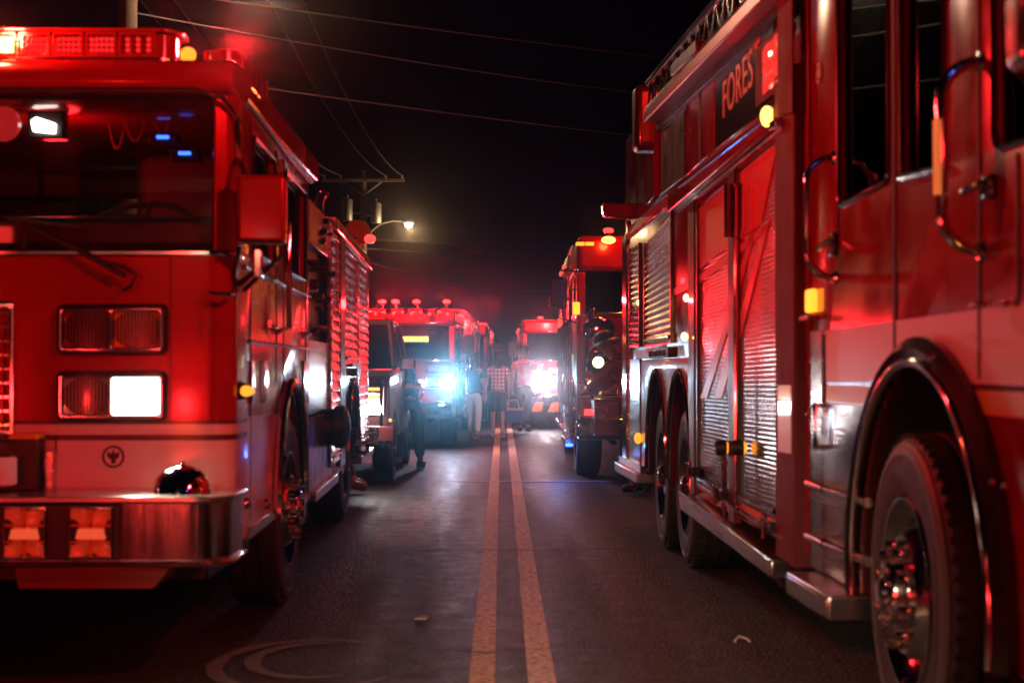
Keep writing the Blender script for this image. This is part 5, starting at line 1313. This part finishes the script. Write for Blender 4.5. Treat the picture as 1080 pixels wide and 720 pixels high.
def Fk():
    R, Q = far_engine(.93, 3.35, 19.0, 27.0, 2.86, .012, 'fire engine in the right row with amber cab light and glowing round spot lamp', -1, (1.95, .42), ((0, 0), 'lit_warm_dim'), [(1.3, 2.92, 'lit_red_mid', 0)], 2.95)
    c = P(642, 253, 18.85); MB().ball(c, .055, (1.5, .8, .8)).build('cab_marker', 'lit_orange', R)
    for px in (612, 622):
        c = P(px, 257, 18.93); MB().box(c.x - .05, c.x + .05, 18.9, 18.955, c.z - .02, c.z + .02).build('cab_marker', 'lit_marker', R, .008)
    for px, py, mt in ((608, 325, 'lit_marker_bright'), (589, 305, 'lit_marker'), (598, 379, 'lit_green'), (620, 438, 'lit_red_mid'), (589, 340, 'lit_red_mid')):
        c = P(px, py, 18.7 if px > 600 else 22.0); c.x = max(c.x, .86)
        MB().box(c.x - .04, c.x + .04, c.y, c.y + .05, c.z - .07, c.z + .07).build('marker_lamp', mt, R, .012)
    # dome shaped spot lamp in a chrome hood
    c = P(631, 382, 18.2)
    sp = sub('spot_lamp', R)
    MB().lathe([(.001, .012), (.045, .010), (.062, 0)], c, (0, -1, 0), 24).build('lens', 'lit_spot', sp)
    MB().lathe([(.062, .0), (.09, .005), (.12, .025), (.135, .02), (.13, -.06), (.08, -.18), (.001, -.22)], c, (0, -1, 0), 28).build('housing', 'chrome', sp)
    MB().tube([c + Vector((0, .15, -.05)), c + Vector((0, .3, -.3)), c + Vector((0, .5, -.35))], .03, 8).build('stalk', 'chrome', sp)
    c = P(632, 348, 18.3); MB().ball(c, .17, (1.1, .6, .9), 20, 12).build('convex_mirror', 'bell_chrome', R)
    a, b = P(623, 325, 18.4), P(629, 352, 18.4); MB().box(a.x, b.x, 18.35, 18.45, b.z, a.z).build('mirror_head', 'chrome', R, .02)
    mb = MB(); mb.tube([P(622, 330, 18.4), P(618, 380, 18.3), P(616, 400, 18.2), P(627, 424, 18.3)], .018, 8); mb.build('mirror_bracket', 'chrome', R)
    mb = MB(); mb.tube([P(655, 372, 18.3), P(640, 385, 18.2), P(641, 396, 18.2), P(629, 416, 18.2)], .018, 8); mb.build('mirror_bracket', 'chrome', R)
    # box on the bumper extension
    a, b = P(627, 421, 17.9), P(654, 460, 17.9); MB().box(a.x, b.x, 17.9, 18.6, b.z, a.z).build('bumper_box', 'aluminium', R, .012)
    mb = MB(); mb.tube([P(628, 422, 17.88), P(653, 422, 17.88)], .012, 6); mb.build('box_edge', 'chrome', R)
    for i in range(5):
        x_ = P(588 + i * 4, 0, 20).x; mb = MB(); x_ = .90; y_ = 19.6 + i * .7
        mb.tube([(x_, y_, 1.9), (x_ - .05, y_, 1.85), (x_ - .05, y_, .9), (x_, y_, .85)], .02, 8); mb.build('vertical_pipe', 'chrome', R)
    MB().box(.80, .93, 19.3, 20.4, .42, .50).build('side_step', 'aluminium', R, .008)
    # blue ground lamp
    MB().lathe([(.001, -.01), (.04, -.008), (.045, .02), (.001, .03)], (.84, 19.0, .42), (0, 0, 1), 14).build('ground_light', 'lit_blue', R)
    lamp((.70, 18.95, .32), (.05, .25, 1), 5, .03, R)
    lamp((.80, 20.3, .32), (.05, .25, 1), 3, .03, R)
    lamp(P(642, 253, 18.5), (1, .25, .05), 9, .05, R)
    lamp((1.7, 18.2, 3.2), RED, 30, .1, R)
    MB().box(1.2, 1.5, 27.0, 27.08, 2.45, 2.65).build('scene_light', 'lit_warm_dim', R, .02)  # unseen rear lamp added to light the walkers' backs
    lamp((1.35, 27.2, 2.5), (1, .55, .5), 260, .06, R, 'SPOT', (-.32, .85, -.42), 70, .8)
    lamp(c + Vector((-.1, -.5, .1)), RED, 5, .05, R)
emis('lit_warm_dim', (1, .85, .5), 5, (.8, .8, .7))
Fk()
# pickup C between A and D
def pickup():
    x1 = -1.20; x0 = -3.15; Y0 = 18.4; Y1 = 23.6
    R = empty('pickup_truck', ((x0 + x1) / 2, 21, 0), 'low dark red pickup truck with one lit headlight, just behind the louvred engine', 'pickup truck')
    S = Side(x1, .0, -1)
    prof = [(Y0, .50), (Y0 - .02, .75), (Y0, 1.12), (Y0 + .12, 1.24), (Y0 + 1.25, 1.30), (Y0 + 1.9, 1.86), (Y0 + 2.1, 1.92), (Y0 + 3.4, 1.92), (Y0 + 3.6, 1.35), (Y1, 1.33), (Y1, .55)]
    low = [(Y0, .50), (Y0 - .02, .75), (Y0, 1.12), (Y0 + .12, 1.24), (Y0 + 1.25, 1.30), (Y0 + 3.6, 1.33), (Y1, 1.33), (Y1, .5)] + arch(Y1 - 1.0, .40, .46, .44, .5, 12) + arch(Y0 + .95, .40, .46, .44, .5, 12)
    MB().prism([S.pt(a, b, 0) for a, b in low], (-(x1 - x0), 0, 0)).build('body', 'paint_dark', R, .04)
    # cab: pillars and glass
    MB().prism([(x1 - .10, Y0 + 1.85, 1.85), (x1 - .10, Y0 + 2.05, 1.93), (x1 - .10, Y0 + 3.4, 1.93), (x1 - .10, Y0 + 3.45, 1.85)], (-(x1 - x0 - .2), 0, 0)).build('roof', 'paint_dark', R, .03)
    ws = [(x1 - .04, Y0 + 1.25, 1.31), (x0 + .04, Y0 + 1.25, 1.31), (x0 + .14, Y0 + 1.88, 1.86), (x1 - .14, Y0 + 1.88, 1.86)]
    MB().prism(ws, (0, .02, .01)).build('windshield', 'glass_dark', R)
    for xa, xb in ((x1 - .03, x1 - .12), (x0 + .03, x0 + .12)):
        MB().tube([(xa, Y0 + 1.22, 1.32), (xb, Y0 + 1.86, 1.88)], .035, 8).build('pillar', 'paint_dark', R)
        MB().tube([(xa, Y0 + 3.55, 1.34), (xb, Y0 + 3.4, 1.88)], .045, 8).build('pillar', 'paint_dark', R)
        MB().prism([(xa, Y0 + 1.35, 1.33), (xa, Y0 + 3.5, 1.33), (xb, Y0 + 3.38, 1.86), (xb, Y0 + 1.95, 1.86)], (.008, 0, 0)).build('side_window', 'glass_dark', R)
        s_ = 1 if xa > -2 else -1
        MB().box(xa + s_ * .05, xa + s_ * .25, Y0 + 1.45, Y0 + 1.53, 1.28, 1.46).build('side_mirror', 'chrome', R, .03)
        for y_ in (Y0 + .95, Y1 - 1.0):
            wheel(R, (xa + s_ * .02, y_, .38), -s_, r=.38, w=.24, nuts=6, nseg=28)
    MB().box(x0 - .01, x1 + .01, Y0 - .22, Y0 - .03, .42, .68).build('bumper', 'black_trim', R, .05)
    MB().box(x0 + .45, x1 - .45, Y0 - .06, Y0 - .022, .78, 1.08).build('grille', 'chrome', R, .02)
    for i, (a, b) in enumerate(((x1 - .42, x1 - .05), (x0 + .05, x0 + .42))):
        hl = sub('headlight', R)
        MB().box(a, b, Y0 - .05, Y0 - .018, .78, 1.12).build('housing', 'chrome', hl, .02)
        MB().box(a + .02, b - .02, Y0 - .065, Y0 - .05, .80, .96).build('lens', 'lit_white_hi' if i == 0 else 'bulb_off', hl, .015)
        MB().box(a + .02, b - .02, Y0 - .065, Y0 - .05, .98, 1.10).build('turn_lens', 'lit_amber' if i == 0 else 'amber_lens', hl, .015)
    c = P(392, 424, 18.2); 
    p = P(406, 457, 18.1); MB().box(p.x - .09, p.x + .09, 18.08, 18.12, p.z - .08, p.z + .08).build('tow_panel', 'decal_red', R, .006)
    mb = MB()
    for i in range(9): mb.ball((x1 + .01, Y0 - .2, .30 + i * .06), .014)
    p = P(412, 443, 18.1); MB().ball(p, .02).build('marker_lamp', 'lit_marker', R)
    # brush guard
    for x_ in (x1 - .08, x1 - .5, x0 + .5, x0 + .08): MB().tube([(x_, Y0 - .26, .45), (x_, Y0 - .28, 1.0), (x_, Y0 - .18, 1.18)], .022, 8).build('brush_guard', 'chrome', R)
    MB().tube([(x0 + .08, Y0 - .27, 1.05), (x1 - .08, Y0 - .27, 1.05)], .022, 8).build('guard_bar', 'chrome', R)
    lamp((x1 - .2, Y0 - .35, .9), (1, .9, .85), 8, .05, R)
    lamp((x1 - .2, Y0 - .4, .9), (1, .9, .85), 14, .05, R, 'SPOT', (.10, -1, -.02), 70, .8)
    lamp((x1 - .9, Y0 + 2, 2.2), RED, 25, .05, R)
emis('lit_white_hi', (1, .93, .95), 30, (.8, .8, .8))
pickup()

# ------------------------------------------------------------------ utility poles, wires, street lamp
def pole(x, y, h, label, arm=True, lean=0):
    R = empty('utility_pole', (x, y, 0), label, 'utility pole', 'utility poles')
    MB().tube([(x, y, -.03), (x + lean, y, h)], [.17, .12], 14).build('pole', 'wood', R)
    if arm:
        MB().box(x - 1.65, x + 1.65, y - .16, y - .06, h - .45, h - .33).build('crossarm', 'wood', R, .01)
        for dx in (-1.55, -.9, .9, 1.55):
            MB().lathe([(.02, 0), (.045, .03), (.03, .06), (.05, .09), (.03, .13), (.001, .14)], (x + dx, y - .11, h - .33), (0, 0, 1), 12).build('insulator', 'galv', R)
        for s_ in (-1, 1): MB().tube([(x + s_ * .75, y - .11, h - .45), (x, y - .14, h - 1.0)], .02, 6).build('brace', 'galv', R)
    return R
p1 = pole(-5.3, 65, 9.15, 'far utility pole carrying two grey transformers and the lit street lamp')
for dx, z0, z1 in ((-.62, 7.15, 8.0), (.52, 7.05, 7.85)):
    MB().lathe([(.001, 0), (.20, 0), (.21, .04), (.21, z1 - z0 - .05), (.17, z1 - z0), (.001, z1 - z0 + .02)], (-5.3 + dx, 64.8, z0), (0, 0, 1), 20).build('transformer', 'galv', p1)
    MB().lathe([(.02, 0), (.05, .03), (.03, .08), (.05, .12), (.001, .2)], (-5.3 + dx, 64.8, z1), (0, 0, 1), 10).build('bushing', 'galv', p1)
    MB().tube([(-5.3 + dx, 64.8, z0 + .3), (-5.3, 65, z0 + .3)], .03, 6).build('mount', 'galv', p1)
p0 = pole(-5.3, 23.5, 9.15, 'near wooden utility pole rising behind the left engine light bar')
p2 = pole(4.9, 35, 8.2, 'utility pole standing behind the right engine', arm=False)
# street lamp on the far pole
sl = empty('street_lamp', (-4.9, 64.8, 7), 'glowing warm street lamp on a curved arm beside the far pole', 'street lamp')
lp = P(431, 236, 64.7)
MB().tube([(-5.15, 64.85, 6.35), (-4.95, 64.8, 6.75), (-4.6, 64.8, 7.02), (-4.1, 64.8, 7.14), (lp.x - .1, 64.8, 7.10)], .035, 8).build('arm', 'galv', sl)
MB().lathe([(.001, .16), (.12, .14), (.22, .06), (.24, 0), (.20, 0)], (lp.x, 64.7, lp.z + .02), (0, 0, 1), 20).build('lamp_shade', 'galv', sl)
MB().ball((lp.x, 64.7, lp.z - .02), .15, (1, 1, .9), 16, 10).build('bulb', 'lit_warm', sl)
lamp((lp.x + .1, 64.3, lp.z - .3), (1, .60, .28), 300, .12, sl)
# wires
def wire(a, b, sag, r, label, name='power_line'):
    pts = []; n = 40
    for i in range(n + 1):
        t = i / n; p = Vector(a).lerp(Vector(b), t); p.z -= sag * 4 * t * (1 - t); pts.append(p)
    o = MB().tube(pts, r, 5).build(name, 'wire', None); tag(o, label, 'power line', 'overhead wires')
    return o
k = 0
for dx, nm in ((-1.55, 'outer left'), (-.9, 'inner left'), (.9, 'inner right'), (1.55, 'outer right')):
    wire((-5.3 + dx, 64.9, 8.95), (-5.3 + dx, 23.4, 8.95), .9, .018, 'wire running along the road from the %s end of the pole crossarm' % nm)
    wire((-5.3 + dx, 23.4, 8.95), (-5.3 + dx, -15, 8.95), .9, .018, 'wire running overhead towards the camera from the %s end of the near crossarm' % nm)
a = lambda px, py, Y: P(px, py, Y)
# near street lamp, just above the frame: its warm light falls on the road
sl2 = empty('street_lamp', (-5.1, 23.5, 6.9), 'street lamp just above the frame on the near pole, warm glow at the top left', 'street lamp')
MB().tube([(-5.2, 23.5, 6.6), (-4.8, 23.5, 7.0), (-4.2, 23.5, 7.2), (-3.45, 23.5, 7.17)], .03, 8).build('arm', 'galv', sl2)
MB().lathe([(.001, .16), (.12, .14), (.22, .06), (.24, 0), (.20, 0)], (-3.35, 23.5, 7.12), (0, 0, 1), 20).build('lamp_shade', 'galv', sl2)
MB().ball((-3.35, 23.5, 7.08), .12, (1, 1, .7), 16, 10).build('bulb', 'lit_warm', sl2)
lamp((-3.35, 23.4, 6.85), (1, .66, .42), 330, .10, sl2)
wire(a(135, 73, 23.5), a(760, 152, 35), .05, .014, 'lowest thin cable crossing the road between the poles')
wire(a(135, -14, 23.5), a(760, 66, 35), .05, .016, 'topmost cable crossing high over the road')
wire(a(135, 12, 23.5), a(760, 106, 35), .12, .014, 'middle cable crossing over the road')
wire(a(384, 262, 65), a(560, 270, 90), .05, .03, 'pale cable leaving the far pole just under the street lamp')
wire(a(384, 252, 65), a(600, 262, 110), .05, .03, 'cable leaving the far pole level with the street lamp')
wire(a(384, 275, 65), a(620, 300, 110), .8, .02, 'slack dim cable leaving the far pole low down')
wire(a(384, 250, 65), a(300, 190, 40), .6, .02, 'cable rising left from the far pole')

# ------------------------------------------------------------------ people
def skin_mesh(name, verts, edges, radii, mat, parent, root, sub_lv=2):
    me = bpy.data.meshes.new(name); loc = ORG[parent.name]
    me.from_pydata([tuple(Vector(v) - loc) for v in verts], edges, [])
    o = bpy.data.objects.new(name, me); COL.objects.link(o); o.parent = parent; ORG[o.name] = loc
    md = o.modifiers.new('skin', 'SKIN'); md.use_smooth_shade = True; md.branch_smoothing = .5
    for i, sv in enumerate(me.skin_vertices[0].data):
        r = radii[i]; sv.radius = r if isinstance(r, tuple) else (r, r); sv.use_root = (i == root)
    ss = o.modifiers.new('sub', 'SUBSURF'); ss.levels = sub_lv; ss.render_levels = sub_lv
    me.materials.append(M[mat]); return o
def person(loc, face, h, label, pose, top, bottom, shoes, hair, long_hair=False, shorts=False, sleeves='short', helmet=None, stripe=None, group=None, holds=None):
    """pose: dict of joint offsets in units of h, x right, y forward, z up (of a standing body of height 1)"""
    R = empty('person', loc, label, 'person', group)
    J = dict(pelvis=(0, 0, .53), waist=(0, .0, .60), chest=(0, 0, .71), upper=(0, 0, .78), neck=(0, 0, .835), skull=(0, .012, .875), head=(0, .012, .925), top=(0, 0, .962),
             nose=(0, .066, .905),
             shl=(-.098, 0, .795), ell=(-.125, -.02, .64), wrl=(-.13, .02, .505), hal=(-.13, .03, .465),
             shr=(.098, 0, .795), elr=(.125, -.02, .64), wrr=(.13, .02, .505), har=(.13, .03, .465),
             hil=(-.052, 0, .50), knl=(-.055, .02, .28), anl=(-.055, 0, .05), tol=(-.06, .085, .018),
             hir=(.052, 0, .50), knr=(.055, .02, .28), anr=(.055, 0, .05), tor=(.06, .085, .018))
    J.update(pose)
    cs, sn = math.cos(face), math.sin(face); L0 = Vector(loc)
    def w(p): x, y, z = p[0] * h, p[1] * h, p[2] * h; return L0 + Vector((x * cs - y * sn, x * sn + y * cs, z))
    r = dict(pelvis=(.085, .062), waist=(.074, .055), chest=(.086, .060), upper=(.080, .052), neck=.030, skull=(.042, .046), head=(.045, .055), top=(.034, .040), nose=.008,
             sh=.036, el=.024, wr=.017, ha=.020, hi=.052, kn=.033, an=.022, to=.018)
    names = list(J); idx = {n: i for i, n in enumerate(names)}
    rr = [r.get(n, r.get(n[:2])) for n in names]
    rr = [tuple(a * h for a in q) if isinstance(q, tuple) else q * h for q in rr]
    V_ = [w(J[n]) for n in names]
    E_ = [(idx[a], idx[b]) for a, b in (('pelvis', 'waist'), ('waist', 'chest'), ('chest', 'upper'), ('upper', 'neck'), ('neck', 'skull'), ('skull', 'head'), ('head', 'top'), ('head', 'nose'),
          ('upper', 'shl'), ('shl', 'ell'), ('ell', 'wrl'), ('wrl', 'hal'), ('upper', 'shr'), ('shr', 'elr'), ('elr', 'wrr'), ('wrr', 'har'),
          ('pelvis', 'hil'), ('hil', 'knl'), ('knl', 'anl'), ('anl', 'tol'), ('pelvis', 'hir'), ('hir', 'knr'), ('knr', 'anr'), ('anr', 'tor'))]
    # fingers
    for sd, sg in (('l', -1), ('r', 1)):
        ha = Vector(J['ha' + sd]); wr = Vector(J['wr' + sd]); d = (ha - wr).normalized(); f = Vector((0, 1, 0)); 
        if abs(d.dot(f)) > .9: f = Vector((0, 0, 1))
        f = (f - d * f.dot(d)).normalized(); pn = d.cross(f) * sg
        for kx, (o_, ln) in enumerate(((.012, .040), (.004, .045), (-.004, .042), (-.012, .034))):
            a_ = ha + f * o_; b_ = a_ + d * ln * .55 - pn * .004; c_ = b_ + d * ln * .45 - pn * .012
            i0 = len(V_); V_ += [w(b_), w(c_)]; rr += [.0052 * h, .0045 * h]; E_ += [(idx['ha' + sd], i0), (i0, i0 + 1)]
        a_ = wr.lerp(ha, .5) + f * .020; b_ = a_ + f * .012 + d * .022
        i0 = len(V_); V_ += [w(a_), w(b_)]; rr += [.0065 * h, .0055 * h]; E_ += [(idx['ha' + sd], i0), (i0, i0 + 1)]
    skin_mesh('body', V_, E_, rr, 'skin', R, idx['pelvis'])
    # shirt
    def cloth(nm, seq, edges, scale, mat):
        vs = [w(p) for p, _ in seq]; rs = [tuple(a * h * scale for a in q) if isinstance(q, tuple) else q * h * scale for _, q in seq]
        return skin_mesh(nm, vs, edges, rs, mat, R, 0)
    lp_ = lambda a, b, t: tuple(a[i] + (b[i] - a[i]) * t for i in range(3))
    hem = lp_(J['waist'], J['pelvis'], 1.25)
    seq = [(J['chest'], r['chest']), (J['waist'], (.082, .064)), (hem, (.090, .068)), (J['upper'], r['upper']), (lp_(J['upper'], J['neck'], .75), .036)]
    ed = [(0, 1), (1, 2), (0, 3), (3, 4)]
    for s_ in 'lr':
        i0 = len(seq)
        seq.append((J['sh' + s_], .038)); ed.append((3, i0))
        if sleeves == 'long':
            seq += [(J['el' + s_], .029), (lp_(J['wr' + s_], J['el' + s_], .05), .023)]; ed += [(i0, i0 + 1), (i0 + 1, i0 + 2)]
        else:
            seq.append((lp_(J['sh' + s_], J['el' + s_], .6), .034)); ed.append((i0, i0 + 1))
    cloth('shirt' if top not in ('turnout', 'red_coat') else 'coat', seq, ed, 1.13, top)
    t_ = .97 if not shorts else 0
    seq = [(J['pelvis'], (.078, .062)), (lp_(J['pelvis'], J['waist'], .55), (.074, .058))]; ed = [(0, 1)]
    for s_ in 'lr':
        i0 = len(seq); seq.append((lp_(J['hi' + s_], J['kn' + s_], .12), .050)); ed.append((0, i0))
        if shorts: seq.append((lp_(J['hi' + s_], J['kn' + s_], .95), .047)); ed.append((i0, i0 + 1))
        else: seq += [(J['kn' + s_], .040), (lp_(J['kn' + s_], J['an' + s_], .9), .033)]; ed += [(i0, i0 + 1), (i0 + 1, i0 + 2)]
    cloth('shorts' if shorts else 'trousers', seq, ed, 1.15, bottom)
    for s_ in 'lr':
        a_, b_ = J['an' + s_], J['to' + s_]
        seq = [(lp_(a_, b_, .1), .028), ((a_[0], a_[1] - .015, a_[2] - .022), .024), (lp_(a_, b_, .6), .024), (b_, .018)]
        cloth('shoe', seq, [(0, 1), (0, 2), (2, 3)], 1.1, shoes)
    hd, tp = Vector(J['head']), Vector(J['top'])
    up = (tp - Vector(J['skull'])).normalized()
    if helmet:
        c = w(hd + up * .03); ax = (w(hd + up) - w(hd)).normalized()
        MB().lathe([(.11 * h, -.03 * h), (.09 * h, -.012 * h), (.068 * h, -.005 * h), (.066 * h, .025 * h), (.045 * h, .05 * h), (.001, .06 * h)], c, ax, 24).build('helmet', helmet, R)
    else:
        seq = [(tuple(hd + up * .016 + Vector((0, -.008, 0))), (.047, .052)), (tuple(tp + Vector((0, -.002, -.004))), (.036, .042)), (tuple(Vector(J['skull']) + Vector((0, -.018, .01))), (.036, .030))]
        ed = [(0, 1), (0, 2)]
        if long_hair:
            sk = Vector(J['skull'])
            seq += [(tuple(sk + Vector((0, -.035, -.04))), (.040, .022)), (tuple(sk + Vector((0, -.062, -.12))), (.036, .016))]; ed += [(2, 3), (3, 4)]
        cloth('hair', seq, ed, 1.08, hair)
    for s_ in (-1, 1):
        ear = hd + Vector((s_ * .047, -.002, -.012)); MB().ball(w(ear), .012 * h, (.5, .8, 1.3), 8, 6).build('ear', 'skin', R)
        eye = hd + Vector((s_ * .019, .050, .0)); MB().ball(w(eye), .006 * h, (1, 1, 1), 8, 6).build('eye', 'white_cloth', R)
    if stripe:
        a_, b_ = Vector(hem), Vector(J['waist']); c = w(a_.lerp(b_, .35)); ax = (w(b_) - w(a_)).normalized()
        MB().lathe([(.112 * h, -.018 * h), (.114 * h, 0), (.112 * h, .018 * h)], c, ax, 24).build('reflective_band', stripe, R)  # band glows faintly, its thrown-back light painted in
    return R, w, J
walk = dict(knl=(-.05, .07, .285), anl=(-.05, .06, .055), tol=(-.055, .15, .03), knr=(.05, .0, .275), anr=(.05, -.09, .065), tor=(.05, -.02, .02), ell=(-.13, .02, .64), wrl=(-.14, .07, .52), hal=(-.14, .085, .48))
g = 'people walking in the road'
wq = P(525, 462, 30.8)
person((wq.x, 30.8, 0), .08, 1.66, 'woman with long hair in a plaid shirt and dark shorts walking away in the road', walk, 'plaid', 'denim_dark', 'shoe_white', 'hair', True, True, group=g)
x = P(553, 0, 33.5).x
person((x, 33.5, 0), -.05, 1.80, 'broad man in a red shirt and dark trousers walking beside the woman', dict(walk, shl=(-.112, 0, .79), shr=(.112, 0, .79)), 'red_shirt', 'navy', 'shoe', 'hair', group=g)
x = P(500, 0, 30.2).x
person((x, 30.2, 0), -.15, 1.60, 'person in a navy top and white trousers walking close to the blue-white headlight', {k_: v for k_, v in walk.items() if k_[:2] in ('kn', 'an', 'to')}, 'navy', 'white_cloth', 'shoe_white', 'hair', True, group=g)
# cooler bag
cb = empty('cooler_bag', (P(541, 0, 33.2).x, 33.2, 0.2), 'bright blue cooler bag hanging between the woman and the man in red', 'cooler bag')
c = P(541, 438, 33.2)
MB().box(c.x - .19, c.x + .19, 33.1, 33.35, c.z - .16, c.z + .10).build('bag_body', 'blue_plastic', cb, .03); MB().box(c.x - .195, c.x + .195, 33.09, 33.36, c.z + .10, c.z + .15).build('bag_lid', 'white_cloth', cb, .01)
MB().tube([(c.x - .12, 33.22, c.z + .14), (c.x - .08, 33.22, c.z + .30), (c.x + .08, 33.22, c.z + .32), (c.x + .13, 33.22, c.z + .14)], .012, 6).build('strap', 'white_cloth', cb)
# firefighter bending at the left row
bend = dict(waist=(0, .05, .60), chest=(0, .13, .665), upper=(0, .19, .695), neck=(0, .235, .715), skull=(0, .27, .725), head=(0, .31, .735), top=(0, .345, .75), nose=(0, .33, .70),
            shl=(-.098, .19, .69), ell=(-.12, .22, .55), wrl=(-.08, .30, .46), hal=(-.07, .33, .43), shr=(.098, .19, .69), elr=(.12, .22, .55), wrr=(.08, .30, .46), har=(.07, .33, .43),
            knl=(-.07, .04, .28), knr=(.07, .0, .28), anl=(-.08, -.02, .05), anr=(.08, -.04, .05), tol=(-.09, .06, .018), tor=(.09, .04, .018))
x = P(431, 0, 21.6).x
person((x, 21.6, 0), rad(20), 1.80, 'firefighter in dark turnout gear with reflective hem, bending beside the pickup truck', bend, 'turnout', 'turnout', 'shoe', 'hair', sleeves='long', helmet='black', stripe='lit_bumper')
# firefighter at the bumper of F
bend2 = dict(bend); 
person((1.47, 17.35, 0), rad(66), 1.80, 'firefighter in a red coat leaning over the bumper box of the right engine', dict(bend2, waist=(0, .03, .61), chest=(0, .075, .70), upper=(0, .11, .76), neck=(0, .14, .80), skull=(0, .16, .83), head=(0, .185, .87), top=(0, .19, .905), nose=(0, .24, .85),
       shl=(-.1, .10, .76), shr=(.1, .10, .76), ell=(-.12, .19, .66), wrl=(-.09, .27, .60), hal=(-.08, .30, .59), elr=(.12, .19, .66), wrr=(.09, .27, .60), har=(.08, .30, .59)), 'red_coat', 'turnout', 'shoe', 'hair', sleeves='long', helmet='black')
# someone sitting on the tailboard of A, one leg out
sit = dict(pelvis=(0, 0, .32), waist=(0, -.01, .39), chest=(0, 0, .50), upper=(0, .01, .57), neck=(0, .02, .625), skull=(0, .035, .665), head=(0, .04, .715), top=(0, .035, .75), nose=(0, .10, .695),
           shl=(-.1, .0, .585), shr=(.1, 0, .585), ell=(-.13, .03, .44), elr=(.13, .03, .44), wrl=(-.09, .13, .36), wrr=(.09, .13, .36), hal=(-.085, .16, .35), har=(.085, .16, .35),
           hil=(-.05, .02, .31), hir=(.05, .02, .31), knl=(-.06, .22, .30), knr=(.06, .22, .30), anl=(-.05, .27, .09), anr=(.06, .26, .08), tol=(-.05, .36, .04), tor=(.06, .35, .03))
person((-1.98, 17.15, 0), rad(-82), 1.75, 'person sitting on the tailboard of the louvred engine, only a tan boot showing', sit, 'navy', 'tan_leather', 'tan_leather', 'hair')

# ------------------------------------------------------------------ unseen engine added ahead of A, its tail lamps lighting A's front
def G():
    R, Q = far_engine(-4.05, -1.62, -6.4, 1.6, 2.7, 0, 'unseen fire engine added beside the camera, tail lamps lighting the left engine', 1, (1.7, .35), None, [(-2.8, 2.8, 'lit_red_mid', 0)], 2.75)
    MB().box(-4.0, -1.67, 1.6, 1.63, .55, 2.6).build('rear_panel', 'aluminium', R, .01)  # back of the unseen added engine
    MB().box(-3.4, -2.3, 1.64, 1.68, .8, 2.4).build('rear_shutter', 'slat_warm', R, .01)
    MB().box(-4.0, -1.67, 1.62, 2.0, .44, .50).build('tailboard', 'tread', R, .01)
    for xa in (-3.96, -1.97):
        for z_, mt in ((.52, 'lit_red'), (.78, 'lit_amber'), (1.0, 'lit_red'), (1.28, 'lit_bumper_hi'), (2.2, 'lit_red')):
            MB().box(xa, xa + .25, 1.64, 1.67, z_, z_ + .20).build('added_tail_lamp', mt, R, .02)
    MB().ball((-1.70, 1.74, 2.25), .07, (1, .6, 1)).build('added_work_light', 'lit_warm_dim', R)  # made-up lamp for warm light on the road lines
    lamp((-1.66, 1.90, 2.2), (1, .72, .46), 620, .05, R, 'SPOT', Vector((.15, 6.2, 0)) - Vector((-1.66, 1.9, 2.2)), 44, .9)
    lamp((-1.85, 1.85, 1.05), RED, 70, .08, R); lamp((-3.8, 1.85, 1.05), RED, 40, .08, R)
G()

o = MB().prism([(-.43, 8.60, .005), (-.37, 8.59, .006), (-.355, 8.64, .012), (-.40, 8.67, .006)], (0, 0, .006)).build('paper_scrap', 'white_cloth', None)
tag(o, 'tiny pale scrap of paper on the asphalt left of the centre lines', 'litter')
o = MB().tube([(1.14, 7.86, .012), (1.165, 7.90, .03), (1.20, 7.91, .02), (1.215, 7.87, .01)], .006, 6).build('zip_tie', 'white_cloth', None)
tag(o, 'small curled pale strip lying on the asphalt near the right engine', 'litter')

# ------------------------------------------------------------------ haze added for a glow round the lamps
hz = MB().box(-60, 60, -8, 150, -1.1, 12).build('added_haze', 'dirt', None, smooth=0)
hm = bpy.data.materials.new('added_haze'); hm.use_nodes = True; hn = hm.node_tree; hn.nodes.clear()
ho = hn.nodes.new('ShaderNodeOutputMaterial'); hv = hn.nodes.new('ShaderNodeVolumePrincipled')
hv.inputs['Color'].default_value = (.8, .8, .8, 1); hv.inputs['Density'].default_value = .0006; hv.inputs['Anisotropy'].default_value = .98
hn.links.new(hv.outputs[0], ho.inputs['Volume']); hz.data.materials.clear(); hz.data.materials.append(hm); tag(hz, kind='stuff')

# ------------------------------------------------------------------ CAMERA
cd = bpy.data.cameras.new('camera'); cam = bpy.data.objects.new('camera', cd); COL.objects.link(cam); SC.camera = cam
cd.sensor_width = 36; cd.lens = F / 1080 * 36; cd.clip_end = 2000; cd.clip_start = .05
cam.location = (0, 0, CZ)
cam.rotation_euler = (rad(90) + math.atan((VY - 360) / F), 0, -math.atan((540 - VX) / F))
cd.dof.use_dof = True; cd.dof.focus_distance = 24; cd.dof.aperture_fstop = 3.2
SC.view_settings.view_transform = 'Standard'; SC.view_settings.look = 'None'; SC.view_settings.exposure = .2; SC.view_settings.gamma = 1
SC.render.engine = 'CYCLES'
cy = SC.cycles
cy.use_denoising = True
try: cy.denoiser = 'OPENIMAGEDENOISE'
except Exception: pass
try:
    cy.denoising_input_passes = 'RGB_ALBEDO_NORMAL'; cy.denoising_prefilter = 'ACCURATE'
except Exception: pass
cy.max_bounces = 6; cy.diffuse_bounces = 2; cy.glossy_bounces = 4; cy.transparent_max_bounces = 10; cy.transmission_bounces = 3; cy.volume_bounces = 0; cy.volume_step_rate = 4
cy.sample_clamp_indirect = 4; cy.use_light_tree = True; cy.caustics_reflective = True
